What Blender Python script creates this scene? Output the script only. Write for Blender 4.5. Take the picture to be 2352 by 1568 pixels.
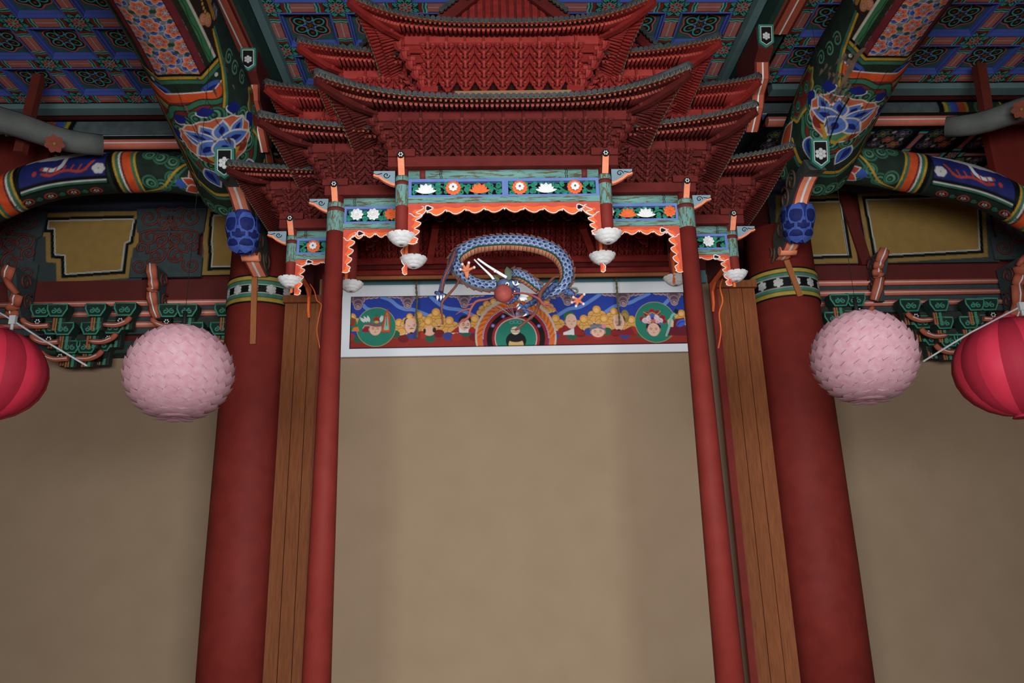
import bpy, math, random
import numpy as np
from mathutils import Vector
random.seed(7); np.random.seed(7)
for o in list(bpy.data.objects): bpy.data.objects.remove(o)
SC = bpy.context.scene; COL = SC.collection

# ---------------------------------------------------------------- camera
EYE = 1.6; FPX = 1790.0                      # eye height, focal length in px of the 2352x1568 frame
_Y = np.array([1125-1176, 784-1305, -FPX]); _Y /= np.linalg.norm(_Y)
_Z = np.array([-156.0, 6120.0, (-156*_Y[0]+6120*_Y[1])/(-_Y[2])]); _Z /= np.linalg.norm(_Z)
_X = np.cross(_Y, _Z); CM = np.stack([_X, _Y, _Z], 1)     # world axes seen by the camera
cam_data = bpy.data.cameras.new('camera'); cam = bpy.data.objects.new('camera', cam_data); COL.objects.link(cam)
cam_data.sensor_width = 36.0; cam_data.lens = 36.0*FPX/2352; cam_data.clip_start = .05
from mathutils import Matrix
cam.matrix_world = Matrix.Translation((0, 0, EYE)) @ Matrix(CM.T.tolist()).to_4x4()
SC.camera = cam

# ---------------------------------------------------------------- light
world = bpy.data.worlds.new('world'); SC.world = world; world.use_nodes = True
bg = world.node_tree.nodes['Background']; bg.inputs[0].default_value = (.75, .85, 1, 1); bg.inputs[1].default_value = .12
def area(name, loc, target, sx, sy, power, col):
    l = bpy.data.lights.new(name, 'AREA'); l.shape = 'RECTANGLE'; l.size = sx; l.size_y = sy; l.energy = power; l.color = col
    o = bpy.data.objects.new(name, l); COL.objects.link(o); o.location = loc
    o.rotation_euler = (Vector(target)-Vector(loc)).to_track_quat('-Z', 'Y').to_euler(); return o
area('daylight_open_doors', (.3, -5.0, 1.2), (.3, 6, 2.6), 9.0, 2.3, 1900, (.96, 1, 1.04))
SC.view_settings.view_transform = 'Standard'; SC.view_settings.look = 'None'
SC.view_settings.exposure = 0.0; SC.view_settings.gamma = 1.0; SC.view_settings.use_curve_mapping = False

# ---------------------------------------------------------------- measuring: a pixel of the photo at a known depth / height / side
def _ray(x, y): return CM.T @ np.array([(x-1176)/FPX, (784-y)/FPX, -1.0])
def P(x, y, Y):
    d = _ray(x, y); return Vector((d*(Y/d[1])).tolist()) + Vector((0, 0, EYE))
def PZ(x, y, z):
    d = _ray(x, y); return Vector((d*((z-EYE)/d[2])).tolist()) + Vector((0, 0, EYE))
def pxsize(n, p):                               # n pixels at point p in metres
    c = CM @ np.array([p[0], p[1], p[2]-EYE]); return n*(-c[2])/FPX

# ---------------------------------------------------------------- colour + materials
def lin(c):
    c = np.asarray(c, float)/255.0
    c = np.where(c <= .04045, c/12.92, ((c+.055)/1.055)**2.4)
    y = c @ np.array([.2126, .7152, .0722]); return c*.95+np.multiply.outer(y, np.ones(3))*.05+.002      # every colour slightly greyed and lifted
MATS = {}
def mat(name, rgb, rgb2=None, rough=.65, scale=14.0, spread=.5, bump=.0, stretch=(1, 1, 1), chip=None, chip_amt=.62, metal=0.0):
    """painted wood: two tones mixed by noise, optional chips of bare wood"""
    if name in MATS: return MATS[name]
    m = bpy.data.materials.new(name); m.use_nodes = True; nt = m.node_tree; N = nt.nodes; L = nt.links
    b = N['Principled BSDF']; b.inputs['Roughness'].default_value = rough; b.inputs['Metallic'].default_value = metal
    try: b.inputs['Specular IOR Level'].default_value = .14
    except Exception: pass
    geo = N.new('ShaderNodeNewGeometry'); mp = N.new('ShaderNodeVectorMath'); mp.operation = 'MULTIPLY'; mp.inputs[1].default_value = stretch
    L.new(geo.outputs['Position'], mp.inputs[0])
    nz = N.new('ShaderNodeTexNoise'); nz.inputs['Scale'].default_value = scale; nz.inputs['Detail'].default_value = 5
    L.new(mp.outputs[0], nz.inputs['Vector'])
    if rgb2 is None: rgb2 = [min(255, k*1.18) for k in rgb]
    rp = N.new('ShaderNodeValToRGB'); rp.color_ramp.elements[0].position = .5-spread/2; rp.color_ramp.elements[1].position = .5+spread/2
    rp.color_ramp.elements[0].color = (*lin(rgb), 1); rp.color_ramp.elements[1].color = (*lin(rgb2), 1)
    L.new(nz.outputs['Fac'], rp.inputs[0]); out = rp.outputs[0]
    if chip is not None:
        n2 = N.new('ShaderNodeTexNoise'); n2.inputs['Scale'].default_value = scale*2.2; n2.inputs['Detail'].default_value = 7; n2.inputs['Roughness'].default_value = .7
        L.new(mp.outputs[0], n2.inputs['Vector'])
        r2 = N.new('ShaderNodeValToRGB'); r2.color_ramp.elements[0].position = chip_amt; r2.color_ramp.elements[1].position = chip_amt+.03
        L.new(n2.outputs['Fac'], r2.inputs[0])
        mx = N.new('ShaderNodeMix'); mx.data_type = 'RGBA'; L.new(r2.outputs[0], mx.inputs[0]); L.new(out, mx.inputs[6])
        mx.inputs[7].default_value = (*lin(chip), 1); out = mx.outputs[2]
    L.new(out, b.inputs['Base Color'])
    if bump:
        bp = N.new('ShaderNodeBump'); bp.inputs['Strength'].default_value = bump; bp.inputs['Distance'].default_value = .004
        L.new(nz.outputs['Fac'], bp.inputs['Height']); L.new(bp.outputs[0], b.inputs['Normal'])
    MATS[name] = m; return m
def painted(name='painted_surface', rough=.6, dirt=.35):
    """colour comes from the paint laid on the mesh points, with a little grime"""
    if name in MATS: return MATS[name]
    m = bpy.data.materials.new(name); m.use_nodes = True; nt = m.node_tree; N = nt.nodes; L = nt.links
    b = N['Principled BSDF']; b.inputs['Roughness'].default_value = rough
    try: b.inputs['Specular IOR Level'].default_value = .14
    except Exception: pass
    at = N.new('ShaderNodeAttribute'); at.attribute_name = 'paint'
    geo = N.new('ShaderNodeNewGeometry'); nz = N.new('ShaderNodeTexNoise'); nz.inputs['Scale'].default_value = 9; nz.inputs['Detail'].default_value = 6
    L.new(geo.outputs['Position'], nz.inputs['Vector'])
    mr = N.new('ShaderNodeMapRange'); mr.inputs[1].default_value = .3; mr.inputs[2].default_value = .75; mr.inputs[3].default_value = 1-dirt; mr.inputs[4].default_value = 1.05
    L.new(nz.outputs['Fac'], mr.inputs[0])
    mx = N.new('ShaderNodeMix'); mx.data_type = 'RGBA'; mx.blend_type = 'MULTIPLY'; mx.inputs[0].default_value = 1
    L.new(at.outputs['Color'], mx.inputs[6]); L.new(mr.outputs[0], mx.inputs[7]); L.new(mx.outputs[2], b.inputs['Base Color'])
    MATS[name] = m; return m

RED = mat('canopy_red', (118, 29, 24), (152, 41, 34), scale=9, stretch=(1, 1, 3), chip=(150, 105, 55), chip_amt=.72, bump=.3)
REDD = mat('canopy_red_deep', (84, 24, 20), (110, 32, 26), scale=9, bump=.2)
REDB = mat('canopy_red_bright', (146, 44, 38), (172, 60, 52), scale=9)
WOODR = mat('pillar_red', (116, 34, 26), (132, 42, 33), scale=6, bump=.15, chip=(150, 110, 90), chip_amt=.78)
DARKR = mat('oxblood', (84, 28, 24), (100, 34, 29), scale=6)
REDL = mat('canopy_red_lower', (66, 18, 14), (90, 25, 20), scale=9, stretch=(1, 1, 3), chip=(140, 98, 52), chip_amt=.73, bump=.3)  # reds of the lower storey, darker than those of the upper one
REDLD = mat('canopy_red_lower_deep', (52, 17, 15), (70, 22, 18), scale=9)
REDLB = mat('canopy_red_lower_bright', (88, 25, 20), (108, 34, 28), scale=9)
TILE = mat('tile_slate', (46, 52, 58), (72, 75, 74), scale=20)
TILERIM = mat('tile_rim', (132, 110, 70), (84, 78, 66), scale=30)
REND = mat('round_rafter_end', (164, 60, 48), (182, 76, 60), scale=40)
OCHRE = mat('rafter_end', (152, 84, 52), (128, 46, 34), scale=40)
TEAL = mat('teal_paint', (112, 160, 150), (98, 146, 138), scale=8, stretch=(.4, .4, 4), chip=(98, 90, 62), chip_amt=.52, bump=.2)
TEALC = mat('teal_column', (112, 160, 150), (98, 142, 134), scale=12, stretch=(3, 3, .6), chip=(98, 88, 60), chip_amt=.51)
BLUEF = mat('frame_blue', (110, 134, 188), (92, 116, 176), scale=10)
GREENV = mat('vine_green', (40, 140, 112), (30, 110, 88), scale=30)
ORANGE = mat('orange_paint', (232, 98, 40), (240, 112, 50), scale=15)
ORANGER = mat('orange_red_paint', (196, 72, 52), (214, 88, 66), scale=12)
SALMON = mat('salmon_paint', (236, 132, 92), (244, 148, 108), scale=12)
WHITE = mat('white_paint', (226, 224, 220), (238, 236, 232), scale=12)
BLACK = mat('black_paint', (14, 14, 15), (22, 22, 22), scale=12)
GREY = mat('grey_green_paint', (78, 92, 92), (92, 106, 104), scale=8)
TEALD = mat('grey_teal_paint', (96, 124, 124), (108, 136, 134), scale=5)
MAROON = mat('maroon_edge', (120, 40, 40), (140, 52, 50), scale=12)
PAINT = painted()

# ---------------------------------------------------------------- mesh building
class MB:
    def __init__(s): s.v = []; s.f = []; s.m = []; s.s = []
    def add(s, vs, fs, mi=0, sm=False):
        n = len(s.v); s.v += [tuple(p) for p in vs]; s.f += [tuple(i+n for i in q) for q in fs]
        s.m += [mi]*len(fs); s.s += [sm]*len(fs); return s
    def box(s, c, d, mi=0, ax=None):
        """box with centre c, size d, optional axes (3 unit vectors)"""
        c = Vector(c); X, Y, Z = [Vector(a) for a in (ax or ((1, 0, 0), (0, 1, 0), (0, 0, 1)))]
        h = [k/2 for k in d]; vs = []
        for k in (-1, 1):
            for j in (-1, 1):
                for i in (-1, 1): vs.append(c+X*h[0]*i+Y*h[1]*j+Z*h[2]*k)
        return s.add(vs, [(0, 2, 3, 1), (4, 5, 7, 6), (0, 1, 5, 4), (2, 6, 7, 3), (0, 4, 6, 2), (1, 3, 7, 5)], mi)
    def bar(s, a, b, w, h, mi=0, up=(0, 0, 1), end_mi=None):
        """rectangular bar from a to b"""
        a = Vector(a); b = Vector(b); d = (b-a).normalized(); u = Vector(up); sd = d.cross(u).normalized(); u = sd.cross(d).normalized()
        q = [(-w/2, -h/2), (w/2, -h/2), (w/2, h/2), (-w/2, h/2)]
        vs = [a+sd*x+u*z for x, z in q]+[b+sd*x+u*z for x, z in q]
        s.add(vs, [(0, 1, 5, 4), (1, 2, 6, 5), (2, 3, 7, 6), (3, 0, 4, 7), (3, 2, 1, 0)], mi)
        return s.add([vs[4], vs[5], vs[6], vs[7]], [(0, 1, 2, 3)], mi if end_mi is None else end_mi)
    def prism(s, poly, o, u, v, w, t0, t1, mi=0, side=None, sm=False):
        """polygon (list of a,b) in plane o+u*a+v*b extruded along w from t0 to t1"""
        o, u, v, w = Vector(o), Vector(u), Vector(v), Vector(w); n = len(poly)
        A = [o+u*a+v*b+w*t0 for a, b in poly]; B = [o+u*a+v*b+w*t1 for a, b in poly]
        s.add(A+B, [tuple(range(n)), tuple(range(2*n-1, n-1, -1))], mi)
        k = len(s.v)-2*n
        fs = [(k+i, k+n+i, k+n+(i+1) % n, k+(i+1) % n) for i in range(n)]
        s.f += fs; s.m += [mi if side is None else side]*n; s.s += [sm]*n; return s
    def tube(s, path, r, n=10, mi=0, cap=True, flat=1.0, capmi=None, sm=True):
        pts = [Vector(p) for p in path]; k = len(pts)
        rr = [r]*k if isinstance(r, (int, float)) else list(r)
        t = [(pts[min(i+1, k-1)]-pts[max(i-1, 0)]).normalized() for i in range(k)]
        up = Vector((0, 0, 1)) if abs(t[0].z) < .9 else Vector((0, -1, 0))
        a = t[0].cross(up).normalized(); vs = []
        for i in range(k):
            a = (a-t[i]*a.dot(t[i])).normalized(); b = t[i].cross(a)
            for j in range(n):
                th = 2*math.pi*j/n; vs.append(pts[i]+(a*math.cos(th)+b*math.sin(th)*flat)*rr[i])
        fs = [(i*n+j, i*n+(j+1) % n, (i+1)*n+(j+1) % n, (i+1)*n+j) for i in range(k-1) for j in range(n)]
        s.add(vs, fs, mi, sm)
        if cap:
            q = len(s.v)-k*n; c = mi if capmi is None else capmi
            s.f += [tuple(q+j for j in range(n))[::-1], tuple(q+(k-1)*n+j for j in range(n))]; s.m += [c, c]; s.s += [False, False]
        return s
    def lathe(s, prof, o=(0, 0, 0), n=24, mi=0, sm=True):
        """profile of (radius, z) around a vertical axis at o"""
        o = Vector(o); k = len(prof); vs = []
        for r, z in prof:
            for j in range(n):
                th = 2*math.pi*j/n; vs.append(o+Vector((r*math.cos(th), r*math.sin(th), z)))
        s.add(vs, [(i*n+j, i*n+(j+1) % n, (i+1)*n+(j+1) % n, (i+1)*n+j) for i in range(k-1) for j in range(n)], mi, sm)
        q = len(s.v)-k*n; s.f += [tuple(q+j for j in range(n))[::-1], tuple(q+(k-1)*n+j for j in range(n))]; s.m += [mi, mi]; s.s += [False, False]
        return s
    def sphere(s, c, r, n=14, m=9, mi=0):
        c = Vector(c); rx, ry, rz = (r, r, r) if isinstance(r, (int, float)) else r
        vs = []; fs = []
        for i in range(m+1):
            ph = -math.pi/2+math.pi*i/m
            for j in range(n):
                th = 2*math.pi*j/n; vs.append(c+Vector((rx*math.cos(ph)*math.cos(th), ry*math.cos(ph)*math.sin(th), rz*math.sin(ph))))
        for i in range(m):
            for j in range(n): fs.append((i*n+j, i*n+(j+1) % n, (i+1)*n+(j+1) % n, (i+1)*n+j))
        return s.add(vs, fs, mi, True)
    def grid(s, pts, mi=0, sm=True):
        """pts: rows of points"""
        r = len(pts); c = len(pts[0]); vs = [p for row in pts for p in row]
        return s.add(vs, [(i*c+j, i*c+j+1, (i+1)*c+j+1, (i+1)*c+j) for i in range(r-1) for j in range(c-1)], mi, sm)
    def petal(s, base, tip, side, lift, w, mi=0, th=.0, n=5, rnd=False):
        """cupped petal from base to tip, half width w along side, bulging along lift"""
        base, tip, side, lift = Vector(base), Vector(tip), Vector(side), Vector(lift); rows = []
        for i in range(n+1):
            t = i/n; ww = w*((math.sin(math.pi*min(1, t*.86+.1))**.7 if t < 1 else .04) if not rnd else (.45+.6*math.sin(math.pi*t*.75) if t < 1 else .55)); row = []
            for j in (-1, -.5, 0, .5, 1): row.append(base.lerp(tip, t)+side*ww*j+lift*(math.sin(math.pi*t*.9)-.5*j*j*math.sin(math.pi*t)))
            rows.append(row)
        return s.grid(rows, mi)
    def build(s, name, mats, parent=None, org=None):
        mats = mats if isinstance(mats, (list, tuple)) else [mats]
        me = bpy.data.meshes.new(name); base = WORG.get(parent.name, Vector()) if parent else Vector()
        o_w = Vector(org) if org is not None else base
        me.from_pydata([(p[0]-o_w.x, p[1]-o_w.y, p[2]-o_w.z) for p in s.v], [], s.f)
        for m in mats: me.materials.append(m)
        me.polygons.foreach_set('material_index', s.m); me.polygons.foreach_set('use_smooth', s.s); me.update()
        return link(name, me, parent, o_w)
WORG = {}
def link(name, data, parent=None, world_org=Vector()):
    ob = bpy.data.objects.new(name, data); COL.objects.link(ob)
    base = WORG.get(parent.name, Vector()) if parent else Vector()
    ob.parent = parent; ob.location = Vector(world_org)-base; WORG[ob.name] = Vector(world_org); return ob
def thing(name, label, cat, loc, group=None):
    o = link(name, None, None, Vector(loc)); o['label'] = label; o['category'] = cat; o.empty_display_size = .1
    if group: o['group'] = group
    return o
def tag(o, label, cat, group=None):
    o['label'] = label; o['category'] = cat
    if group: o['group'] = group
    return o
def struct(o, label=None):
    o['kind'] = 'structure'
    if label: o['label'] = label; 
    return o
def copy_part(src, world_org, parent):
    o = src.copy(); COL.objects.link(o); o.parent = parent
    o.location = Vector(world_org)-(WORG.get(parent.name, Vector()) if parent else Vector()); WORG[o.name] = Vector(world_org); return o

# ---------------------------------------------------------------- paint canvas: flat painting laid on a fine mesh
class Canvas:
    def __init__(s, w, h, res, bg):
        s.w, s.h = w, h; s.nx = max(2, int(round(w/res))+1); s.ny = max(2, int(round(h/res))+1)
        s.x = np.linspace(0, w, s.nx); s.y = np.linspace(0, h, s.ny); s.res = res
        s.a = np.empty((s.ny, s.nx, 3)); s.a[:] = lin(bg)
    def _win(s, x0, x1, y0, y1):
        i0, i1 = np.searchsorted(s.x, [x0, x1]); j0, j1 = np.searchsorted(s.y, [y0, y1])
        i0 = max(0, i0-1); j0 = max(0, j0-1); i1 = min(s.nx, i1+1); j1 = min(s.ny, j1+1)
        return i0, i1, j0, j1
    def _mix(s, w, cov, col):
        i0, i1, j0, j1 = w; c = lin(col); t = cov[..., None]; s.a[j0:j1, i0:i1] = s.a[j0:j1, i0:i1]*(1-t)+c*t
    def poly(s, pts, col):
        p = np.asarray(pts, float); w = s._win(p[:, 0].min(), p[:, 0].max(), p[:, 1].min(), p[:, 1].max())
        i0, i1, j0, j1 = w
        if i1 <= i0 or j1 <= j0: return s
        acc = 0; q = s.res/4
        for ox, oy in ((-q, -q), (q, -q), (-q, q), (q, q)):
            X = s.x[None, i0:i1]+ox; Y = s.y[j0:j1, None]+oy; ins = np.zeros((j1-j0, i1-i0), bool)
            for (xa, ya), (xb, yb) in zip(p, np.roll(p, -1, 0)):
                if ya == yb: continue
                c = ((ya > Y) != (yb > Y)); ins ^= c & (X < (xb-xa)*(Y-ya)/(yb-ya)+xa)
            acc = acc+ins
        s._mix(w, acc/4.0, col); return s
    def stroke(s, pts, wd, col, closed=False):
        p = np.asarray(pts, float)
        if closed: p = np.vstack([p, p[:1]])
        m = wd/2+s.res
        for (xa, ya), (xb, yb) in zip(p[:-1], p[1:]):
            w = s._win(min(xa, xb)-m, max(xa, xb)+m, min(ya, yb)-m, max(ya, yb)+m); i0, i1, j0, j1 = w
            if i1 <= i0 or j1 <= j0: continue
            X = s.x[None, i0:i1]; Y = s.y[j0:j1, None]; dx, dy = xb-xa, yb-ya; L = dx*dx+dy*dy+1e-12
            t = np.clip(((X-xa)*dx+(Y-ya)*dy)/L, 0, 1); d = np.hypot(X-xa-t*dx, Y-ya-t*dy)
            s._mix(w, np.clip((wd/2-d)/s.res+.5, 0, 1), col)
        return s
    def ell(s, cx, cy, rx, ry, col, rot=0):
        R = max(rx, ry)+s.res; w = s._win(cx-R, cx+R, cy-R, cy+R); i0, i1, j0, j1 = w
        if i1 <= i0 or j1 <= j0: return s
        X = s.x[None, i0:i1]-cx; Y = s.y[j0:j1, None]-cy; c, q = math.cos(rot), math.sin(rot)
        a = (X*c+Y*q)/rx; b = (-X*q+Y*c)/ry; d = (np.hypot(a, b)-1)*min(rx, ry)
        s._mix(w, np.clip(.5-d/s.res, 0, 1), col); return s
    def rect(s, x0, y0, x1, y1, col): return s.poly([(x0, y0), (x1, y0), (x1, y1), (x0, y1)], col)
    def blob(s, pts, col, line=None, wd=0):
        s.poly(pts, col)
        if line is not None: s.stroke(pts, wd, line, True)
        return s
    def build(s, name, fn, parent=None, org=None, material=None, smooth=True):
        """fn(U,V) -> world points; U,V flat arrays in canvas units"""
        U, V = np.meshgrid(s.x, s.y); pts = np.asarray(fn(U.ravel(), V.ravel()), float)
        base = WORG.get(parent.name, Vector()) if parent else Vector(); ow = Vector(org) if org is not None else base
        pts = pts-np.array(ow); ny, nx = s.ny, s.nx
        idx = np.arange(nx*ny).reshape(ny, nx); q = np.stack([idx[:-1, :-1], idx[:-1, 1:], idx[1:, 1:], idx[1:, :-1]], -1).reshape(-1, 4)
        me = bpy.data.meshes.new(name); me.vertices.add(len(pts)); me.vertices.foreach_set('co', pts.astype(np.float32).ravel())
        me.loops.add(q.size); me.loops.foreach_set('vertex_index', q.astype(np.int32).ravel())
        me.polygons.add(len(q)); me.polygons.foreach_set('loop_start', np.arange(0, q.size, 4, dtype=np.int32))
        me.update(calc_edges=True); me.polygons.foreach_set('use_smooth', [smooth]*len(q))
        at = me.attributes.new('paint', 'FLOAT_COLOR', 'POINT')
        at.data.foreach_set('color', np.concatenate([s.a.reshape(-1, 3), np.ones((nx*ny, 1))], 1).astype(np.float32).ravel())
        me.materials.append(material or PAINT); me.update()
        return link(name, me, parent, ow)
def curve(pts, n=8, closed=False):
    """Catmull-Rom through 2-D or 3-D points"""
    p = [np.asarray(q, float) for q in pts]; k = len(p); out = []
    rng = range(k) if closed else range(k-1)
    for i in rng:
        a = p[(i-1) % k] if (closed or i > 0) else 2*p[0]-p[1]; b = p[i]; c = p[(i+1) % k]
        d = p[(i+2) % k] if (closed or i+2 < k) else 2*p[-1]-p[-2]
        for j in range(n):
            t = j/n; out.append(.5*((2*b)+(-a+c)*t+(2*a-5*b+4*c-d)*t*t+(-a+3*b-3*c+d)*t**3))
    if not closed: out.append(p[-1])
    return out
def circ(cx, cy, rx, ry=None, n=24, rot=0, a0=0, a1=2*math.pi, wob=0, k=0):
    ry = rx if ry is None else ry; o = []
    for i in range(n):
        t = a0+(a1-a0)*i/(n if abs(a1-a0) > 6.28 else n-1); f = 1+wob*math.cos(k*t)
        x, y = rx*f*math.cos(t), ry*f*math.sin(t); o.append((cx+x*math.cos(rot)-y*math.sin(rot), cy+x*math.sin(rot)+y*math.cos(rot)))
    return o
def spiral(cx, cy, r, turns=1.5, a0=0, dirn=1, n=22):
    return [(cx+r*(1-i/n*.85)*math.cos(a0+dirn*2*math.pi*turns*i/n), cy+r*(1-i/n*.85)*math.sin(a0+dirn*2*math.pi*turns*i/n)) for i in range(n+1)]
# ================================================================ THE HALL
TANW = mat('tan_boards', (128, 98, 68), (140, 108, 76), scale=5, stretch=(1, 1, 1), rough=.8)
TANP = mat('tan_plaster', (158, 132, 104), (164, 138, 110), scale=3, rough=.9)
ZC = EYE+4.8                                   # ceiling of the hall
# floor of boards (nothing of it shows in the undamaged part of the photograph)
fl = MB(); fl.box((.4, 3.6, -.06), (13.6, 13.4, .1)); floor = struct(fl.build('floor', mat('floor_bed', (120, 96, 72))))
plk = MB(); plk.box((0, 0, 0), (13.4, .29, .02)); p0 = None
for i in range(38):
    c = (.4, -2.6+i*.31, 0.0)
    if p0 is None: p0 = MB(); p0.box(c, (13.4, .295, .02)); p0 = p0.build('plank', TANW, floor, c)
    else: copy_part(p0, c, floor)
def wall(name, c, d, m): b = MB(); b.box(c, d); return struct(b.build(name, m))
wall_back = wall('wall_back', (.4, 8.98, 2.04), (13.6, .2, 4.08), TANP)
wall('wall_left', (-6.3, 3.6, 3.2), (.2, 12.4, 6.4), DARKR); wall('wall_right', (7.1, 3.6, 3.2), (.2, 12.4, 6.4), DARKR)
for c, d in (((-4.1, -1.3, 3.2), (4.4, .2, 6.4)), ((4.75, -1.3, 3.2), (4.5, .2, 6.4)), ((.3, -1.3, 4.8), (4.6, .2, 3.2))): wall('wall_front', c, d, DARKR)      # front wall behind the viewer with the open doorway
# ---------------- ceiling with coffers
cb = MB(); cb.box((.4, 3.4, ZC+.2), (13.4, 11.6, .1)); ceiling = struct(cb.build('ceiling', mat('ceiling_boards', (50, 60, 60))))
C_TEAL = (66, 104, 100); C_TURQ = (84, 184, 168); C_DKG = (14, 40, 34); C_RED = (150, 46, 26); C_PINK = (196, 116, 104); C_DRED = (104, 22, 26); C_BROWN = (50, 26, 14); C_GOLD = (150, 108, 28); C_BLU = (76, 100, 190)
OP = .47
def medallion():
    w = .39; k = Canvas(w, w, .0042, C_TEAL); c = w/2
    def lob(r, col, wob=.1): k.poly(circ(c, c, r, n=72, rot=math.pi/6, wob=wob, k=6), col)
    lob(.176, (30, 40, 38), .09); lob(.172, C_PINK, .09); lob(.158, C_DRED, .10); lob(.150, C_DKG, .12)
    for i in range(6):
        a = math.pi/6+i*math.pi/3; x, y = c+.095*math.cos(a), c+.095*math.sin(a)
        k.ell(x, y, .056, .045, C_TURQ, a); k.ell(x, y, .043, .034, C_DKG, a); k.ell(x, y, .036, .028, C_BROWN, a)
        k.stroke([(x-.012, y-.008), (x+.012, y-.008), (x-.002, y+.001), (x+.013, y+.01)], .005, C_GOLD); k.stroke([(x-.01, y+.008), (x-.002, y-.002)], .004, C_GOLD)
    for i in range(6):
        a = i*math.pi/3; x, y = c+.047*math.cos(a), c+.047*math.sin(a); k.ell(x, y, .022, .016, (190, 180, 190), a); k.ell(x, y, .019, .014, (62, 72, 160), a)
    k.ell(c, c, .037, .037, C_BROWN); g = .019
    for p in ([(-g, 0), (g, 0)], [(0, -g), (0, g)], [(-g, 0), (-g, g)], [(g, 0), (g, -g)], [(0, -g), (-g, -g)], [(0, g), (g, g)]): k.stroke([(c+x, c+y) for x, y in p], .006, C_GOLD)
    return k
def rib_canvas():
    w, h = OP, .132; k = Canvas(w, h, .0046, C_DRED); m = h/2
    k.rect(.13, .012, w-.13, h-.012, C_PINK); k.rect(.13, m-.002, w-.13, m+.002, (225, 220, 216)); k.rect(.125, 0, .13, h, (20, 30, 28)); k.rect(w-.13, 0, w-.125, h, (20, 30, 28))
    for s in (0, 1):
        f = (lambda x: x) if s == 0 else (lambda x: w-x)
        def band(x0, x1, col): k.poly([(f(x0+.004*math.sin(q*9)), q*h/1.0) for q in np.linspace(0, 1, 9)]+[(f(x1+.004*math.sin(q*9)), q*h) for q in np.linspace(1, 0, 9)], col)
        band(0, .126, C_DKG); band(.082, .126, C_TURQ); band(.095, .106, C_DKG); band(.115, .119, (200, 190, 180)); band(.052, .082, C_RED); band(.0, .05, (20, 64, 54))
        for yy in (.02, .056, .112-.03): pass
        for yy, dr in ((.022, 1), (h-.022, -1)):
            k.stroke([(f(x), y) for x, y in spiral(.022, yy, .02, 1.1, .5, dr)], .009, C_TURQ)
            k.stroke([(f(.0), m+(yy-m)*.2), (f(.02), m+(yy-m)*.35), (f(.045), yy)], .009, C_TURQ)
    return k
def node_canvas():
    w = .132; k = Canvas(w, w, .0042, C_DKG); c = w/2
    for i in range(4):
        a = math.pi/4+i*math.pi/2; k.stroke([(c+.05*math.cos(a), c+.05*math.sin(a)), (c+.09*math.cos(a), c+.09*math.sin(a))], .014, C_TURQ)
        for d in (-.35, .35): k.stroke([(c+.055*math.cos(a+d), c+.055*math.sin(a+d)), (c+.1*math.cos(a+d*.6), c+.1*math.sin(a+d*.6))], .006, C_TURQ)
    for i in range(6):
        a = math.pi/6+i*math.pi/3+math.pi/2*0; x, y = c+.037*math.cos(a), c+.037*math.sin(a)
        k.ell(x, y, .029, .0205, (206, 170, 160), a); k.ell(x, y, .0265, .018, C_PINK, a); k.ell(c+.034*math.cos(a), c+.034*math.sin(a), .014, .006, (110, 26, 30), a)
    k.ell(c, c, .018, .018, (14, 40, 34)); k.ell(c, c, .0165, .0165, C_TURQ)
    return k
K_MED, K_RIB, K_NODE = medallion(), rib_canvas(), node_canvas()
CPAINT = painted('ceiling_paint', .75, .2)
PURP = mat('coffer_blue', (92, 110, 190), (82, 100, 180), scale=6); PURPD = mat('coffer_blue_deep', (70, 86, 164), (64, 80, 154), scale=6)
proto = {}
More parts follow.
